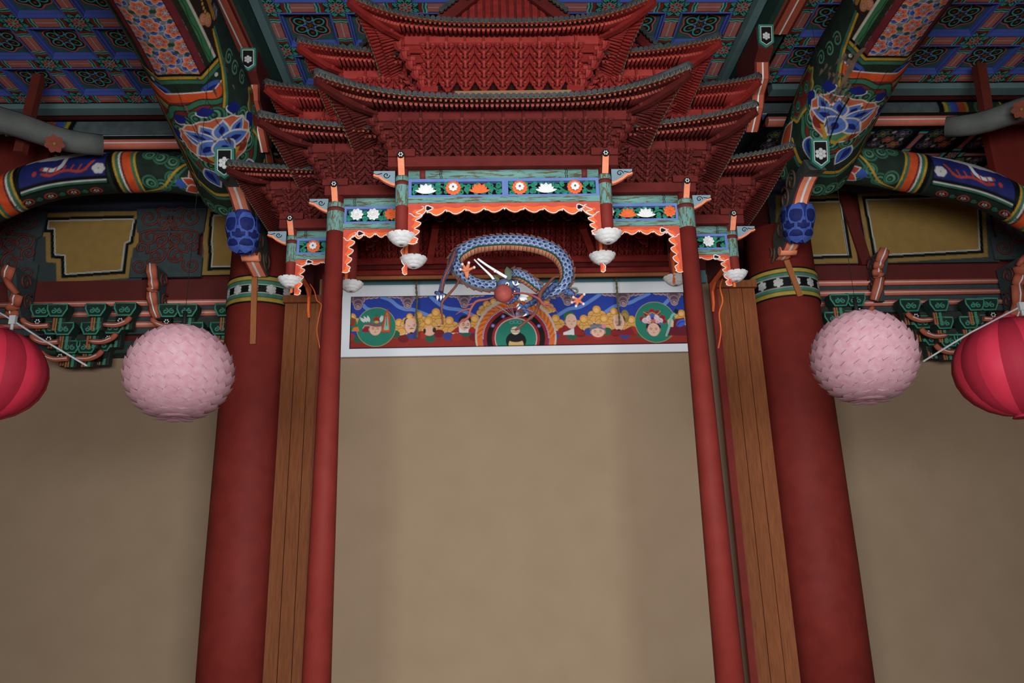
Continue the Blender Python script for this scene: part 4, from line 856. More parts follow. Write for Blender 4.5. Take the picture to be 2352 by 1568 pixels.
def bracket_zone(part, wx0, wx1, wy, wyk, zb, zt, out, nt=6, pitch=.142, deep=False):
    global BSET, BLOW
    """stepped bracket work on the front and the two flanks"""
    m1, m2, m3 = (REDL, REDLD, REDLB) if deep else (RED, REDD, REDB); zt = zt-.085; H = zt-zb
    w = wx1-wx0; n = max(2, int(round(w/pitch))); pt = w/n
    # backing boards, sloping outwards
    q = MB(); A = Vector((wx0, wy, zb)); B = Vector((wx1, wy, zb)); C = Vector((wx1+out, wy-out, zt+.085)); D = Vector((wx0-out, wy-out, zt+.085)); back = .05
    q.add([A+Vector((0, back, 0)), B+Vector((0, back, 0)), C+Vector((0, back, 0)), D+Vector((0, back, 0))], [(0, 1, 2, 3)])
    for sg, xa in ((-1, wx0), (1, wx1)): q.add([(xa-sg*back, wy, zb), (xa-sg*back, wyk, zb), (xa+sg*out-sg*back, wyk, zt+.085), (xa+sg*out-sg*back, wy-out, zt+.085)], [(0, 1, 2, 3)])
    q.build('bracket_backing', mat('bracket_shadow_red', (40, 11, 9), (52, 14, 12), rough=.95), part)  # red darkened so the shade behind the brackets is in the colour
    # purlin board above the brackets
    q = MB(); q.box(((wx0+wx1)/2, wy-out+.012, zt+.045), (w+2*out, .03, .085), 0); q.tube([(wx0-out-.03, wy-out, zt+.09), (wx1+out+.03, wy-out, zt+.09)], .018, 8, 1)
    for sg, xa in ((-1, wx0), (1, wx1)): q.box((xa+sg*(out-.012), (wy-out+wyk)/2, zt+.045), (.03, wyk-wy+out, .085), 0)
    q.build('purlin_board', [m3, m3], part)
    # one bracket set as a shared mesh, origin at the wall foot
    def one_set(pt, x=0.0):
        s = MB(); hz = H/nt
        for k in range(nt):
            y = -out*(k+1)/nt; z = hz*k; hw = pt*.5
            top = hz*(2.4 if k < nt-1 else 1.3); prof = [(-hw, top), (hw, top), (hw*.97, hz*1.12), (hw*.84, hz*1.0), (hw*.76, hz*.62), (hw*.6, hz*.46), (hw*.52, hz*.08), (hw*.34, -hz*.06), (hw*.24, -hz*.4), (-hw*.24, -hz*.4), (-hw*.34, -hz*.06), (-hw*.52, hz*.08), (-hw*.6, hz*.46), (-hw*.76, hz*.62), (-hw*.84, hz*1.0), (-hw*.97, hz*1.12)]
            s.prism(prof, (x, y, z), (1, 0, 0), (0, 0, 1), (0, 1, 0), -.004, .014, 0)
            for bx in (-.27, .27): s.box((x+bx*hw, y-.004, z+hz*.42), (hw*.2, .006, hz*.34), 2)  # dark boxes painted as shaded slots beside the projecting arm
            for bx in (-.5, .5): s.box((x+bx*hw, y-.003, z+hz*.84), (hw*.26, .03, hz*.3), 1)
            # projecting arm with upturned tongue
            s.prism([(.01, hz*.1), (-.03, hz*.05), (-.055, hz*.42), (-.062, hz*.72), (-.04, hz*.5), (-.02, hz*.62), (.01, hz*.66)], (x, y, z), (0, 1, 0), (0, 0, 1), (1, 0, 0), -.0085, .0085, 1)
            s.box((x, y-.012, z+hz*.82), (.03, .034, hz*.3), 1)
        s.box((x, -out-.008, H+.045), (.016, .03, .1), 0)
        return s
    X0 = wx0+pt/2; me = None
    for i in range(n+1):
        org = Vector((wx0+pt*i, wy, zb))
        if me is None:
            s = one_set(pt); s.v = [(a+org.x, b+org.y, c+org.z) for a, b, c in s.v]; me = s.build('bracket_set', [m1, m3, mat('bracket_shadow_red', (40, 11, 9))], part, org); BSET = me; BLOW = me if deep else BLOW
        else: copy_part(me, org, part)
    # flanks: same sets turned
    nf = max(1, int(round((wyk-wy)/pitch)))
    for sg, xa in ((-1, wx0), (1, wx1)):
        for i in range(1, nf+1):
            o = copy_part(me, Vector((xa, wy+(wyk-wy)*i/nf, zb)), part); o.rotation_euler = (0, 0, math.pi/2*sg)
        # corner set: fans of tongues along the diagonal
        s = MB(); hz = H/nt
        for k in range(nt):
            f = (k+1)/nt; c = Vector((xa+sg*out*f, wy-out*f, zb+hz*k))
            for ang in (-40, -20, 0, 20, 40):
                a = math.radians(45+ang); d = Vector((sg*math.cos(a), -math.sin(a), 0)); u = Vector((0, 0, 1)); wv = d.cross(u)
                s.prism([(-.06, hz*.1), (.02, hz*.05), (.05, hz*.4), (.06, hz*.8), (.03, hz*.55), (-.06, hz*.65)], c, d, u, wv, -.008, .008, 1 if ang else 0)
            s.box(c+Vector((0, 0, hz*.8)), (.05, .05, hz*.3), 0)
            s.box(c+Vector((-sg*(out*f/2+.02), .02, hz*.8)), (out*f+.06, .012, hz*1.7), 0); s.box(c+Vector((-sg*.02, out*f/2+.02, hz*.8)), (.012, out*f+.06, hz*1.7), 0)
        s.build('corner_bracket', [m1, m3], part, (xa, wy, zb))
ZE = [E_+3.0, E_+3.76]
lower = [((-1.09, 4.45, E_+3.10), (1.389, 4.45, E_+3.14)), ((-1.582, 4.9, E_+3.08), (1.98, 4.9, E_+3.14)), ((-1.982, 5.5, E_+3.03), (2.479, 5.5, E_+3.15))]
upper = [((-.937, 4.65, E_+3.884), (1.25, 4.65, E_+3.881)), ((-1.392, 5.1, E_+3.85), (1.851, 5.1, E_+3.873)), ((-1.804, 5.7, E_+3.896), (2.366, 5.7, E_+3.936))]
UB = [dict(XL=-.40, XR=.71, Y=5.2, Yk=5.62), dict(XL=-.93, XR=1.39, Y=5.62, Yk=6.2), dict(XL=-1.38, XR=1.94, Y=6.2, Yk=6.9)]
for i, b in enumerate(BAYS):
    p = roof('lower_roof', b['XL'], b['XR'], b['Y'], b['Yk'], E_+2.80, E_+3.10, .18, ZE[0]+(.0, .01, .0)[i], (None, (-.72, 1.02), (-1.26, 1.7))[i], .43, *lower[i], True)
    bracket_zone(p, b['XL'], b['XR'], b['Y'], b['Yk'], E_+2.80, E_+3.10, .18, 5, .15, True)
for i, b in enumerate(UB):
    p = roof('upper_roof', b['XL'], b['XR'], b['Y'], b['Yk'], E_+3.52, E_+3.86, .2, ZE[1]+(-.01, .02, .06)[i], (None, (-.62, .95), (-1.15, 1.62))[i], .44, *upper[i], False)
    bracket_zone(p, b['XL'], b['XR'], b['Y'], b['Yk'], E_+3.5, E_+3.86, .2, 5, .142)
    q = MB(); q.box(((b['XL']+b['XR'])/2, b['Y']+.05, E_+3.38), (b['XR']-b['XL'], .06, .3)); q.build('storey_wall', REDD, canopy)
    for xx in (b['XL'], b['XR']):
        q = MB(); q.box((xx, b['Y']-.0, E_+3.49), (.13, .13, .05)); q.box((xx, b['Y']-.0, E_+3.44), (.07, .07, .08)); q.build('column_cap', RED, canopy)
# gables on top of the upper roofs
def gable(x0, x1, y, z0, z1, boards=True):
    m = (x0+x1)/2; q = MB(); q.prism([(x0, z0), (x1, z0), (m, z1)], (0, y, 0), (1, 0, 0), (0, 0, 1), (0, 1, 0), 0, .05); q.build('gable_board', REDD, canopy)
    n = int((x1-x0)/.06)
    for i in range(1, n):
        x = x0+(x1-x0)*i/n; h = (z1-z0)*(1-abs(x-m)/((x1-x0)/2))
        if h > .05: q = MB(); q.box((x, y-.008, z0+h/2), (.04, .016, h-.02)); q.build('plank', RED, canopy)
    for sg in (-1, 1):
        a, b = Vector((m+sg*(x1-x0)*.56, y-.05, z0-.03)), Vector((m, y-.05, z1+.06)); q = MB(); q.bar(a, b, .03, .1, 0); q.build('barge_board', REDD, canopy)
        q = MB(); L = (b-a).length; k = int(L/.038)
        for i in range(k+1): c = a.lerp(b, i/k)+Vector((0, -.02, .06)); q.tube([c, c+Vector((0, -.035, 0))], .019, 8, 0, True); q.tube([c+Vector((0, -.03, 0)), c+Vector((0, -.037, 0))], .021, 8, 1, True, capmi=0)
        o = q.build('verge_tiles', [TILE, TILERIM], canopy); o['kind'] = 'stuff'
        c = a.lerp(b, .42)+Vector((0, -.03, -.0)); q = MB(); q.box(c, (.045, .012, .045), 0, ((.7, 0, .7), (0, 1, 0), (-.7, 0, .7))); q.build('diamond_boss', TILE, canopy)
gable(-.25, .60, 5.1, E_+4.06, E_+4.42)
for x, y, z in ((-.82, 5.5, 3.95), (1.27, 5.5, 3.97), (-1.28, 6.1, 4.02), (1.85, 6.1, 4.02)): gable(x-.2, x+.2, y, E_+z, E_+z+.2)
q = MB(); a, b_ = P(1045, 215, 4.98), P(1312, 212, 4.98); q.bar(a, b_, .02, .03, 0); q.build('loose_plank', mat('raw_plank', (150, 116, 78), (136, 102, 68)), canopy)

# ---------------- columns, lintels, carved panels, valances
ZP = dict(plate_t=E_+2.805, plate_b=E_+2.725, beam_t=E_+2.722, beam_b=E_+2.652, fr_t=E_+2.652, fr_b=E_+2.505, low_b=E_+2.462, val=E_+2.41)
def lotus_mesh():
    s = MB(); R = .092
    for ring, (n, r0, r1, z0, z1, w, off) in enumerate(((11, .045, R, .0, .034, .03, 0), (11, .04, R*.9, -.012, .012, .03, .5), (10, .03, R*.72, -.028, -.01, .027, 0), (8, .012, R*.5, -.04, -.03, .024, .5))):
        for j in range(n):
            a = 2*math.pi*(j+off)/n; d = Vector((math.cos(a), math.sin(a), 0)); sd = Vector((-math.sin(a), math.cos(a), 0)); s.petal(d*r0+Vector((0, 0, z0-.014)), d*r1+Vector((0, 0, z1)), sd, (d*.4+Vector((0, 0, -1))).normalized()*.012, w, 0, rnd=True)
    s.lathe([(.012, -.046), (.05, -.036), (.066, -.01), (.06, .02), (.04, .035)], n=16); return s
LOT = None
WHITEP = mat('lotus_white', (228, 226, 224), (206, 202, 198), scale=30)
def finial(x, y, z, parent, sc=1.0):
    global LOT
    org = Vector((x, y, z))
    if LOT is None: s = lotus_mesh(); s.v = [(a+x, b+y, c+z) for a, b, c in s.v]; LOT = s.build('lotus_finial', WHITEP, parent, org); o = LOT
    else: o = copy_part(LOT, org, parent)
    o.scale = (sc*1.08, sc*1.08, sc*.85); return o
def column(name, x, y, z0, z1, r0, r1, fin=True, cap=True):
    t = link(name, None, canopy, Vector((x, y, z0))); zc = E_+2.44
    s = MB(); s.lathe([(r0, z0), (lerp(r0, r1, .5)*1.01, (z0+z1)/2), (r1, z1)], (x, y, 0), 24); s.build('shaft', WOODR, t)
    if cap:
        s = MB(); rr = r1*1.09; s.lathe([(rr*.99, zc), (rr, zc+.01), (rr, E_+2.655), (rr*.98, E_+2.672)], (x, y, 0), 24, 0); s.build('teal_cap', TEALC, t)
        s = MB(); s.lathe([(rr*1.012, E_+2.60), (rr*1.012, E_+2.632)], (x, y, 0), 24, 0); s.build('maroon_ring', mat('ring_maroon', (96, 36, 32), (110, 42, 36)), t)
    if fin: finial(x, y, z0+.01, t)
    return t
def head_arm(x, y, sg, parent):
    """orange arm over the column with a black flower end, grey-blue wing to the side sg"""
    s = MB(); z = E_+2.67; pr = [(.02, 0), (-.02, -.0), (-.045, .035), (-.065, .07), (-.09, .1), (-.09, .128), (.02, .128)]
    s.prism(pr, (x, y-.03, z), (0, 1, 0), (0, 0, 1), (1, 0, 0), -.022, .022, 1); o = s.build('head_arm', [SALMON, mat('arm_grey', (92, 104, 108))], parent)
    s = MB()
    for (a0, c0), (a1, c1) in zip(pr[1:5], pr[2:6]): s.bar((x, y-.032+a0, z+c0-.003), (x, y-.032+a1, z+c1-.003), .044, .008, 0, (0, -1, .3))
    s.build('orange_edge', SALMON, parent)
    s = MB(); c = Vector((x, y-.03-.092, z+.115)); s.tube([c, c+Vector((0, -.008, 0))], .027, 12, 0)
    for k in range(6): s.sphere(c+Vector((.0125*math.cos(k*1.047), -.009, .0125*math.sin(k*1.047))), .0055, 6, 4, 1)
    s.build('flower_end', [BLACK, WHITE], parent)
    s = MB(); L = .15; z = E_+2.715
    s.prism([(0, 0), (sg*L, 0), (sg*L, -.03), (sg*L*.75, -.045), (sg*L*.5, -.075), (sg*L*.2, -.1), (0, -.11)], (x+sg*.05, y-.01, z), (1, 0, 0), (0, 0, 1), (0, 1, 0), -.012, .012, 0); s.build('side_wing', mat('wing_grey_blue', (120, 142, 152), (132, 154, 162)), parent)
    s = MB(); ed = [(sg*L, -.03), (sg*L*.75, -.045), (sg*L*.5, -.075), (sg*L*.2, -.1), (0, -.11)]
    for (a0, c0), (a1, c1) in zip(ed[:-1], ed[1:]): s.bar((x+sg*.05+a0, y-.012, z+c0), (x+sg*.05+a1, y-.012, z+c1), .03, .017, 0)
    s.build('wing_edge', SALMON, parent)
    s = MB(); s.tube([(x+sg*(.05+.06)+a, y-.026, z-.035+c) for a, c in spiral(0, 0, .025, 1.2, 0, sg)], .003, 5); s.tube([(x+sg*.14, y-.026, z-.02), (x+sg*.18, y-.026, z-.03), (x+sg*.22, y-.026, z-.012)], .003, 5); s.build('wing_scroll', BLACK, parent)
def vine_panel(x0, x1, y, parent, flowers, seed):
    """pierced panel: blue frame, green vines, flowers"""
    z0, z1 = ZP['fr_b'], ZP['fr_t']; f = .022; rs = random.Random(seed)
    t = link('carved_panel', None, canopy, Vector(((x0+x1)/2, y, z0))); zm = (z0+z1)/2; h = (z1-z0)/2-f
    for nm, c, d in (('frame_rail', ((x0+x1)/2, y, z1-f/2), (x1-x0, .035, f)), ('frame_rail', ((x0+x1)/2, y, z0+f/2), (x1-x0, .035, f)), ('frame_stile', (x0+f/2, y, zm), (f, .035, z1-z0-2*f)), ('frame_stile', (x1-f/2, y, zm), (f, .035, z1-z0-2*f))): s = MB(); s.box(c, d); s.build(nm, BLUEF, t)
    s = MB(); s.box(((x0+x1)/2, y+.05, zm), (x1-x0, .01, z1-z0)); s.build('dark_back', mat('panel_dark', (34, 14, 14), (44, 18, 16)), t)
    # wavy main stem and curling leaves
    L = x1-x0-2*f; n = max(4, int(L/.05)); s = MB()
    pth = [(x0+f+L*i/n, y, zm+h*.55*math.sin(i*1.9+seed)) for i in range(n+1)]; s.tube(curve(pth, 4), .009, 6)
    for i in range(n):
        cx = x0+f+L*(i+.5)/n; 
        for sg in (-1, 1):
            cz = zm+sg*h*rs.uniform(.35, .6); r = h*rs.uniform(.3, .42); sp = spiral(cx, cz, r, 1.1, rs.uniform(0, 6), sg, 12); s.tube([(a, y-.004, c) for a, c in sp], [.0145*(1-.5*k/12) for k in range(13)], 6, flat=.7)
            a = rs.uniform(0, 6.28); s.petal((cx, y-.01, cz), (cx+.034*math.cos(a), y-.012, max(z0+f, min(z1-f, cz+.034*math.sin(a)))), (-math.sin(a), 0, math.cos(a)), (0, -.006, 0), .018, 0)
    s.build('vines', GREENV, t)
    for (fx, kind, col) in flowers:
        cx = x0+f+L*fx; s = MB(); r = h*.98; m = {'w': WHITE, 'o': ORANGE}[col]
        if kind == 'lotus':
            for a, l, w in ((90, 1.0, .42), (58, 1.05, .42), (122, 1.05, .42), (32, 1.25, .36), (148, 1.25, .36), (10, 1.5, .3), (170, 1.5, .3), (75, .8, .45), (105, .8, .45)):
                q = math.radians(a); d = Vector((math.cos(q), 0, math.sin(q))); s.petal(Vector((cx, y-.02, zm-r*.75)), Vector((cx, y-.03, zm-r*.75))+d*l*r*1.35*(.75 if abs(a-90) > 50 else 1), (-d.z, 0, d.x), (0, -.014, 0), w*r*.8, 0)
            s.build('lotus', m, t)
        elif kind == 'rose':
            g = MB(); g.tube([(cx, y-.012, zm), (cx, y-.02, zm)], r*1.0, 20, 0)
            for k in range(14): q = k*2*math.pi/14; d = Vector((math.cos(q), 0, math.sin(q))); g.petal(Vector((cx, y-.022, zm))+d*r*.5, Vector((cx, y-.02, zm))+d*r*1.12, (-d.z, 0, d.x), (0, -.006, 0), r*.24, 0)
            g.build('rosette_rim', ORANGE, t)
            for k in range(8): q = k*2*math.pi/8; d = Vector((math.cos(q), 0, math.sin(q))); s.petal(Vector((cx, y-.034, zm))+d*r*.06, Vector((cx, y-.032, zm))+d*r*.68, (-d.z, 0, d.x), (0, -.012, 0), r*.26, 0)
            s.build('rosette', WHITE, t); g = MB(); g.sphere((cx, y-.045, zm), (r*.14, .006, r*.14), 8, 5); g.build('rosette_eye', GREY, t)
        else:                                   # peony: three rings of round petals
            for ring, (n_, rr) in enumerate(((9, 1.0), (7, .7), (5, .42))):
                for k in range(n_): q = k*2*math.pi/n_+ring; d = Vector((math.cos(q), 0, math.sin(q))); s.petal(Vector((cx, y-.02-.008*ring, zm))+d*r*.05, Vector((cx, y-.028-.01*ring, zm))+d*r*rr, (-d.z, 0, d.x), (0, -.014, 0), r*.33, 0)
            s.build('peony', m, t)
    return t
def scallop(x0, x1, z, drop, seed, n):
    """lower edge of a valance: row of cloud curls, symmetric about the middle"""
    pts = []; W = x1-x0; rs = random.Random(seed); half = []
    k = n//2
    for i in range(k):
        a, b = i/n*W, (i+1)/n*W; d = drop*(1-.35*math.sin(math.pi*(i+.5)/n))
        half += [(a+.05*W/n, -d*.72), (lerp(a, b, .2), -d*.8), (lerp(a, b, .28), -d*.92), (lerp(a, b, .45), -d*1.0), (lerp(a, b, .6), -d*.94), (lerp(a, b, .78), -d*.78), (lerp(a, b, .93), -d*.56), (lerp(a, b, 1.0), -d*.6), (lerp(a, b, .97), -d*.68)]
    pts = [(x0+a, z+c) for a, c in half]; pts += [(x1-a, z+c) for a, c in reversed(half)]; return pts
def valance(x0, x1, y, drop, n, legL, legR, parent_name='valance'):
    t = link(parent_name, None, canopy, Vector(((x0+x1)/2, y, ZP['low_b']-drop))); zt = ZP['low_b']
    low = [tuple(p) for p in curve(scallop(x0, x1, zt, drop, 1, n), 3)]
    s = MB(); s.prism([(x1, zt), (x0, zt)]+low, (0, y, 0), (1, 0, 0), (0, 0, 1), (0, 1, 0), 0, .016); s.build('board', ORANGE, t)
    s = MB(); up = [tuple(p) for p in curve(scallop(x0, x1, zt+.0, drop*.42, 1, n), 3)]; s.prism([(x1, zt), (x0, zt)]+up, (0, y-.004, 0), (1, 0, 0), (0, 0, 1), (0, 1, 0), 0, .004); s.build('red_field', ORANGER, t)
    s = MB(); s.tube([(a, y-.004, c) for a, c in low], .0034, 6); s.build('white_line', WHITE, t)
    for leg, x, sg in ((legL, x0, 1), (legR, x1, -1)):
        if not leg: continue
        H, w = leg; o = []
        for i in range(5): a, b = i/5*H, (i+1)/5*H; k = (1-.45*i/5); o += [(w*k*.55, -a-.01), (w*k*1.0, -lerp(a, b, .45)), (w*k*.8, -lerp(a, b, .85))]
        o += [(w*.62, -H*.97), (w*.35, -H*1.02), (0, -H)]
        o = [tuple(p) for p in curve([(w*1.25, 0)]+o, 3)]
        s = MB(); s.prism([(x, zt)]+[(x+sg*a, zt+c) for a, c in o], (0, y+.001, 0), (1, 0, 0), (0, 0, 1), (0, 1, 0), 0, .016); s.build('leg_board', ORANGE, t)
        s = MB(); s.prism([(x, zt)]+[(x+sg*a*.5, zt+c*.93) for a, c in o], (0, y-.003, 0), (1, 0, 0), (0, 0, 1), (0, 1, 0), 0, .004); s.build('leg_field', ORANGER, t)
        s = MB(); s.tube([(x+sg*a, y-.003, zt+c) for a, c in o[5:]], .0034, 6); c0 = (x+sg*w*1.3, zt-drop*.35); s.tube([(a, y-.006, c) for a, c in circ(c0[0], c0[1], .026, .019, 16, wob=.22, k=3)]+[(c0[0]+.026*1.22, y-.006, c0[1])], .004, 6); s.build('leg_white_line', WHITE, t)
        s = MB(); s.tube([(c0[0], y-.001, c0[1]), (c0[0], y-.006, c0[1])], .017, 10); s.build('curl_eye', BLACK, t)
    return t
def lintel(x0, x1, y):
    xm, w = (x0+x1)/2, x1-x0
    s = MB(); s.box((xm, y, (ZP['plate_t']+ZP['plate_b'])/2), (w+.28, .13, ZP['plate_t']-ZP['plate_b'])); s.build('plate_beam', REDLB, canopy)
    s = MB(); zc = (ZP['beam_t']+ZP['beam_b'])/2; s.tube([(x0, y, zc), (x1, y, zc)], .038, 16, 0); s.build('round_beam', TEAL, canopy)
    s = MB(); s.box((xm, y, (ZP['fr_b']+ZP['low_b'])/2), (w, .06, ZP['fr_b']-ZP['low_b'])); s.build('lower_beam', TEAL, canopy)
    for xx in (x0+w*.17, x1-w*.17):
        for k in (-1, 1): s = MB(); s.tube([(xx+k*.006+.004*math.sin(q*2), y-.04*math.cos(q*.35), zc+.039*math.sin(q*.35)) for q in range(-4, 5)], .0022, 5); s.build('wave_line', BLACK, canopy)
b0, b1, b2 = BAYS
for bb, r0, r1 in ((b0, .044, .044), (b2, .041, .041)):
    for xx, sg in ((bb['XL'], -1), (bb['XR'], 1)):
        zf = P(667, 650, 6.0).z if bb is b2 else P(922, 552, 5.0).z
        t = column('pendant_column', xx, bb['Y'], zf, E_+2.8, r0, r1); head_arm(xx, bb['Y'], sg, t)
for xx, sg in ((b1['XL'], -1), (b1['XR'], 1)):
    t = column('column', xx, b1['Y'], .3, E_+2.8, .098, .062, fin=False); head_arm(xx, b1['Y'], sg, t); s = MB(); s.lathe([(.15, 0), (.15, .2), (.11, .3)], (xx, b1['Y'], 0), 20); s.build('base', mat('base_stone', (150, 140, 128)), t)
for px, py, Y in ((950, 604, 5.42), (1384, 596, 5.42), (806, 660, 6.0), (1552, 646, 6.0)):
    c = P(px, py, Y); column('pendant_column', c.x, Y, c.z, E_+2.8, .043, .043, cap=False)
for bb in BAYS:
    for xx in (bb['XL'], bb['XR']): s = MB(); s.box((xx, bb['Y'], E_+2.825), (.19, .17, .055)); s.box((xx, bb['Y'], E_+2.785), (.13, .12, .04)); s.build('column_cap', REDLB, canopy)
x0, x1 = b0['XL']+.045, b0['XR']-.045; lintel(x0, x1, 5.0); xm = P(1160, 430, 5.0).x
for xx in (x0+.11, x1-.09): s = MB(); s.tube([(xx-.03, 5.0, (ZP['beam_t']+ZP['beam_b'])/2), (xx+.01, 5.0, (ZP['beam_t']+ZP['beam_b'])/2)], .0395, 16); s.build('maroon_ring', mat('ring_maroon', (96, 36, 32)), canopy)
vine_panel(x0, xm-.0, 5.0, canopy, [(.16, 'lotus', 'w'), (.46, 'rose', 'w'), (.75, 'lotus', 'o')], 1); vine_panel(xm, x1, 5.0, canopy, [(.13, 'rose', 'w'), (.43, 'lotus', 'w'), (.76, 'rose', 'w')], 2)
valance(x0, x1, 4.985, .11, 10, (.30, .11), (.25, .11))
def side_bay(xa, xb, y, fl, seed, n, legl, legr, drop=.1):
    lintel(xa, xb, y); vine_panel(xa, xb, y, canopy, fl, seed); valance(xa, xb, y-.015, drop, n, legl, legr)
side_bay(b1['XL']+.06, b0['XL']-.0, 5.42, [(.18, 'peony', 'w'), (.46, 'peony', 'w'), (.76, 'peony', 'o')], 3, 6, (.34, .1), (.36, .06))
side_bay(b0['XR']+.0, b1['XR']-.06, 5.42, [(.1, 'peony', 'w'), (.36, 'lotus', 'o'), (.6, 'lotus', 'w'), (.92, 'peony', 'o')], 4, 6, (.36, .06), (.37, .1))
side_bay(b2['XL']+.04, b1['XL']-.0, 6.0, [(.3, 'rose', 'w'), (.7, 'peony', 'w')], 5, 4, (.3, .085), None, .065)
side_bay(b1['XR']+.0, b2['XR']-.04, 6.0, [(.35, 'peony', 'w'), (.68, 'peony', 'w')], 6, 4, None, (.27, .085), .065)
# flank lintels running back from the pendants
for xx, ya, yb in ((b0['XL'], 5.0, 5.42), (b0['XR'], 5.0, 5.42), (b1['XL'], 5.42, 6.0), (b1['XR'], 5.42, 6.0), (b2['XL'], 6.0, 6.75), (b2['XR'], 6.0, 6.75)):
    s = MB(); s.box((xx, (ya+yb)/2, E_+2.765), (.13, yb-ya, .08)); s.box((xx, (ya+yb)/2, E_+2.6), (.05, yb-ya-.1, .26)); s.build('flank_beam', REDL, canopy)
    s = MB(); s.prism([(ya+.05, 0), (yb-.05, 0), (yb-.05, -.28), (yb-.09, -.22), (yb-.1, -.1), (yb-.2, -.05), (ya+.2, -.05), (ya+.1, -.1), (ya+.09, -.22), (ya+.05, -.28)], (xx, 0, E_+2.48), (0, 1, 0), (0, 0, 1), (1, 0, 0), -.01, .01); s.build('flank_valance', ORANGE, canopy)
# ---------------- inside of the canopy: coved bracket rows and a ceiling panel
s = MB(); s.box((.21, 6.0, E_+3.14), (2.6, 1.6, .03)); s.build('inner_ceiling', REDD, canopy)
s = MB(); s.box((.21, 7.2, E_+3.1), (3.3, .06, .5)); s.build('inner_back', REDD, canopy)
ib = BSET
for row, (yy, zz) in enumerate(((6.98, 2.78), (6.9, 2.92))):
    for i in range(20):
        o = copy_part(ib, Vector((-1.2+i*.15, yy, E_+zz)), canopy); o.name = 'inner_bracket'
for xx, rz in ((-1.1, -math.pi/2), (1.52, math.pi/2)):
    for i in range(5): o = copy_part(ib, Vector((xx, 5.7+i*.22, E_+2.82)), canopy); o.rotation_euler = (0, 0, -rz); o.name = 'inner_bracket'
for y0, y1, yy, m_ in ((590, 602, 6.78, RED), (604, 614, 6.86, REDD), (614, 627, 6.92, RED), (628, 637, 6.98, mat('raw_wood', (150, 88, 46)))):
    za, zb_ = P(1160, y1, yy).z, P(1160, y0, yy).z; s = MB(); s.box((.3, yy+.0125, (za+zb_)/2), (3.3, .025, zb_-za)); s.build('inner_cornice', m_, canopy)
kk = Canvas(1.0, .36, .008, (18, 22, 34))
for i in range(9): kk.stroke(spiral(.08+i*.11, .2+.08*math.sin(i*2), .06, 1.3, i, 1), .012, ((34, 60, 120), (30, 90, 76), (150, 90, 40))[i % 3])
kk.stroke(curve([(.2, .15), (.4, .25), (.6, .12), (.85, .22), (.97, .16)], 8), .03, (170, 116, 40)); kk.stroke([(.75, .2), (.98, .12)], .006, (200, 200, 200)); kk.stroke([(.75, .22), (.98, .22)], .006, (200, 200, 200))
c0 = P(1062, 507, 6.0); c1 = P(1290, 507, 6.0)
kk.build('ceiling_painting', lambda U, V: np.stack([c0.x+U/1.0*(c1.x-c0.x), 5.6+V*1.1, np.full_like(U, E_+2.86)], 1), canopy)
for xx in (-.25, .62): s = MB(); s.bar(P(1000 if xx < 0 else 1340, 520, 6.2), P(985 if xx < 0 else 1370, 600, 6.6), .06, .06, 0); s.build('inner_brace', RED, canopy)

for nm, px in (('l', [(712, 652), (722, 668), (728, 690), (738, 700), (732, 730), (728, 760), (735, 800)]), ('r', [(1660, 640), (1654, 660), (1660, 690), (1652, 720), (1656, 760), (1650, 800)])):
    s = MB(); pts = [P(x, y, 6.45) for x, y in px]; s.tube(curve([tuple(p) for p in pts], 4), .008, 6, flat=.6); s.build('valance_edge', ORANGE, canopy)
# ================================================================ PAINTING BEHIND THE ALTAR, DRAGON
# altar wall on which the painting hangs, between the big pillars
b = MB(); zt_ = P(1160, 634, 7.42).z; b.box((.33, 7.5, zt_/2), (4.0, .12, zt_)); struct(b.build('wall_altar', TANP))
YP = 7.34
pw0, pw1 = P(810, 684, YP), P(1566, 668, YP); SX = (pw1.x-pw0.x)/756; ztop = (pw0.z+pw1.z)/2; SZ = (P(1180, 676, YP).z-P(1180, 762, YP).z)/86
PH = 118
k = Canvas(764, PH, 1.0, (40, 66, 162))
def A_(l): return [(780+.17*x-810, 620+.17*y-684+(780+.17*x-810)*.021) for x, y in l]
def B_(l): return [(1180+.1786*x-810, 620+.1786*y-684+(1180+.1786*x-810)*.021) for x, y in l]
def S(M, l, w, col, n=5): k.stroke(curve(M(l), n), w, col)
LB = (104, 142, 212)
for sw in ([(580, 375), (700, 420), (800, 500), (900, 540), (1000, 545), (1100, 580), (1200, 620)], [(1240, 370), (1330, 450), (1450, 520), (1650, 550), (1850, 640)], [(340, 490), (380, 530), (450, 560)]): S(A_, sw, 8, LB)
for sw in ([(1120, 300), (1020, 370), (850, 470), (700, 500), (560, 580)], [(1750, 290), (1600, 360), (1500, 410), (1300, 460), (1180, 530)], [(2000, 370), (1930, 440)]): S(B_, sw, 8, LB)
def mauve(M, x, y, s):
    cx, cy = M([(x, y)])[0]
    def lobe(dx, dy, rx, ry): k.ell(cx+dx*s, cy+dy*s, rx*s+1, ry*s+1, (84, 62, 76)); k.ell(cx+dx*s, cy+dy*s, rx*s, ry*s, (186, 158, 166)); k.ell(cx+dx*s, cy+dy*s-.8, rx*s-1.4, ry*s-1.4, (134, 104, 116)); k.ell(cx+dx*s, cy+dy*s-1.5, rx*s*.6, ry*s*.6, (98, 72, 84))
    for dx in (-42, 42, -30, 30, -18, 18): lobe(dx, -15+abs(dx)*-.1, 11, 10)
    lobe(0, -8, 17, 13); lobe(0, 2, 12, 10); lobe(0, 10, 9, 8); k.stroke(spiral(cx, cy+9*s, 4.5*s, 1.3, 0, 1), 1.2, (196, 168, 176))
for x, y in ((270, 455), (930, 435), (1690, 420)): mauve(A_, x, y, .95)
for x, y in ((690, 360), (1410, 370), (2070, 350)): mauve(B_, x, y, .95)
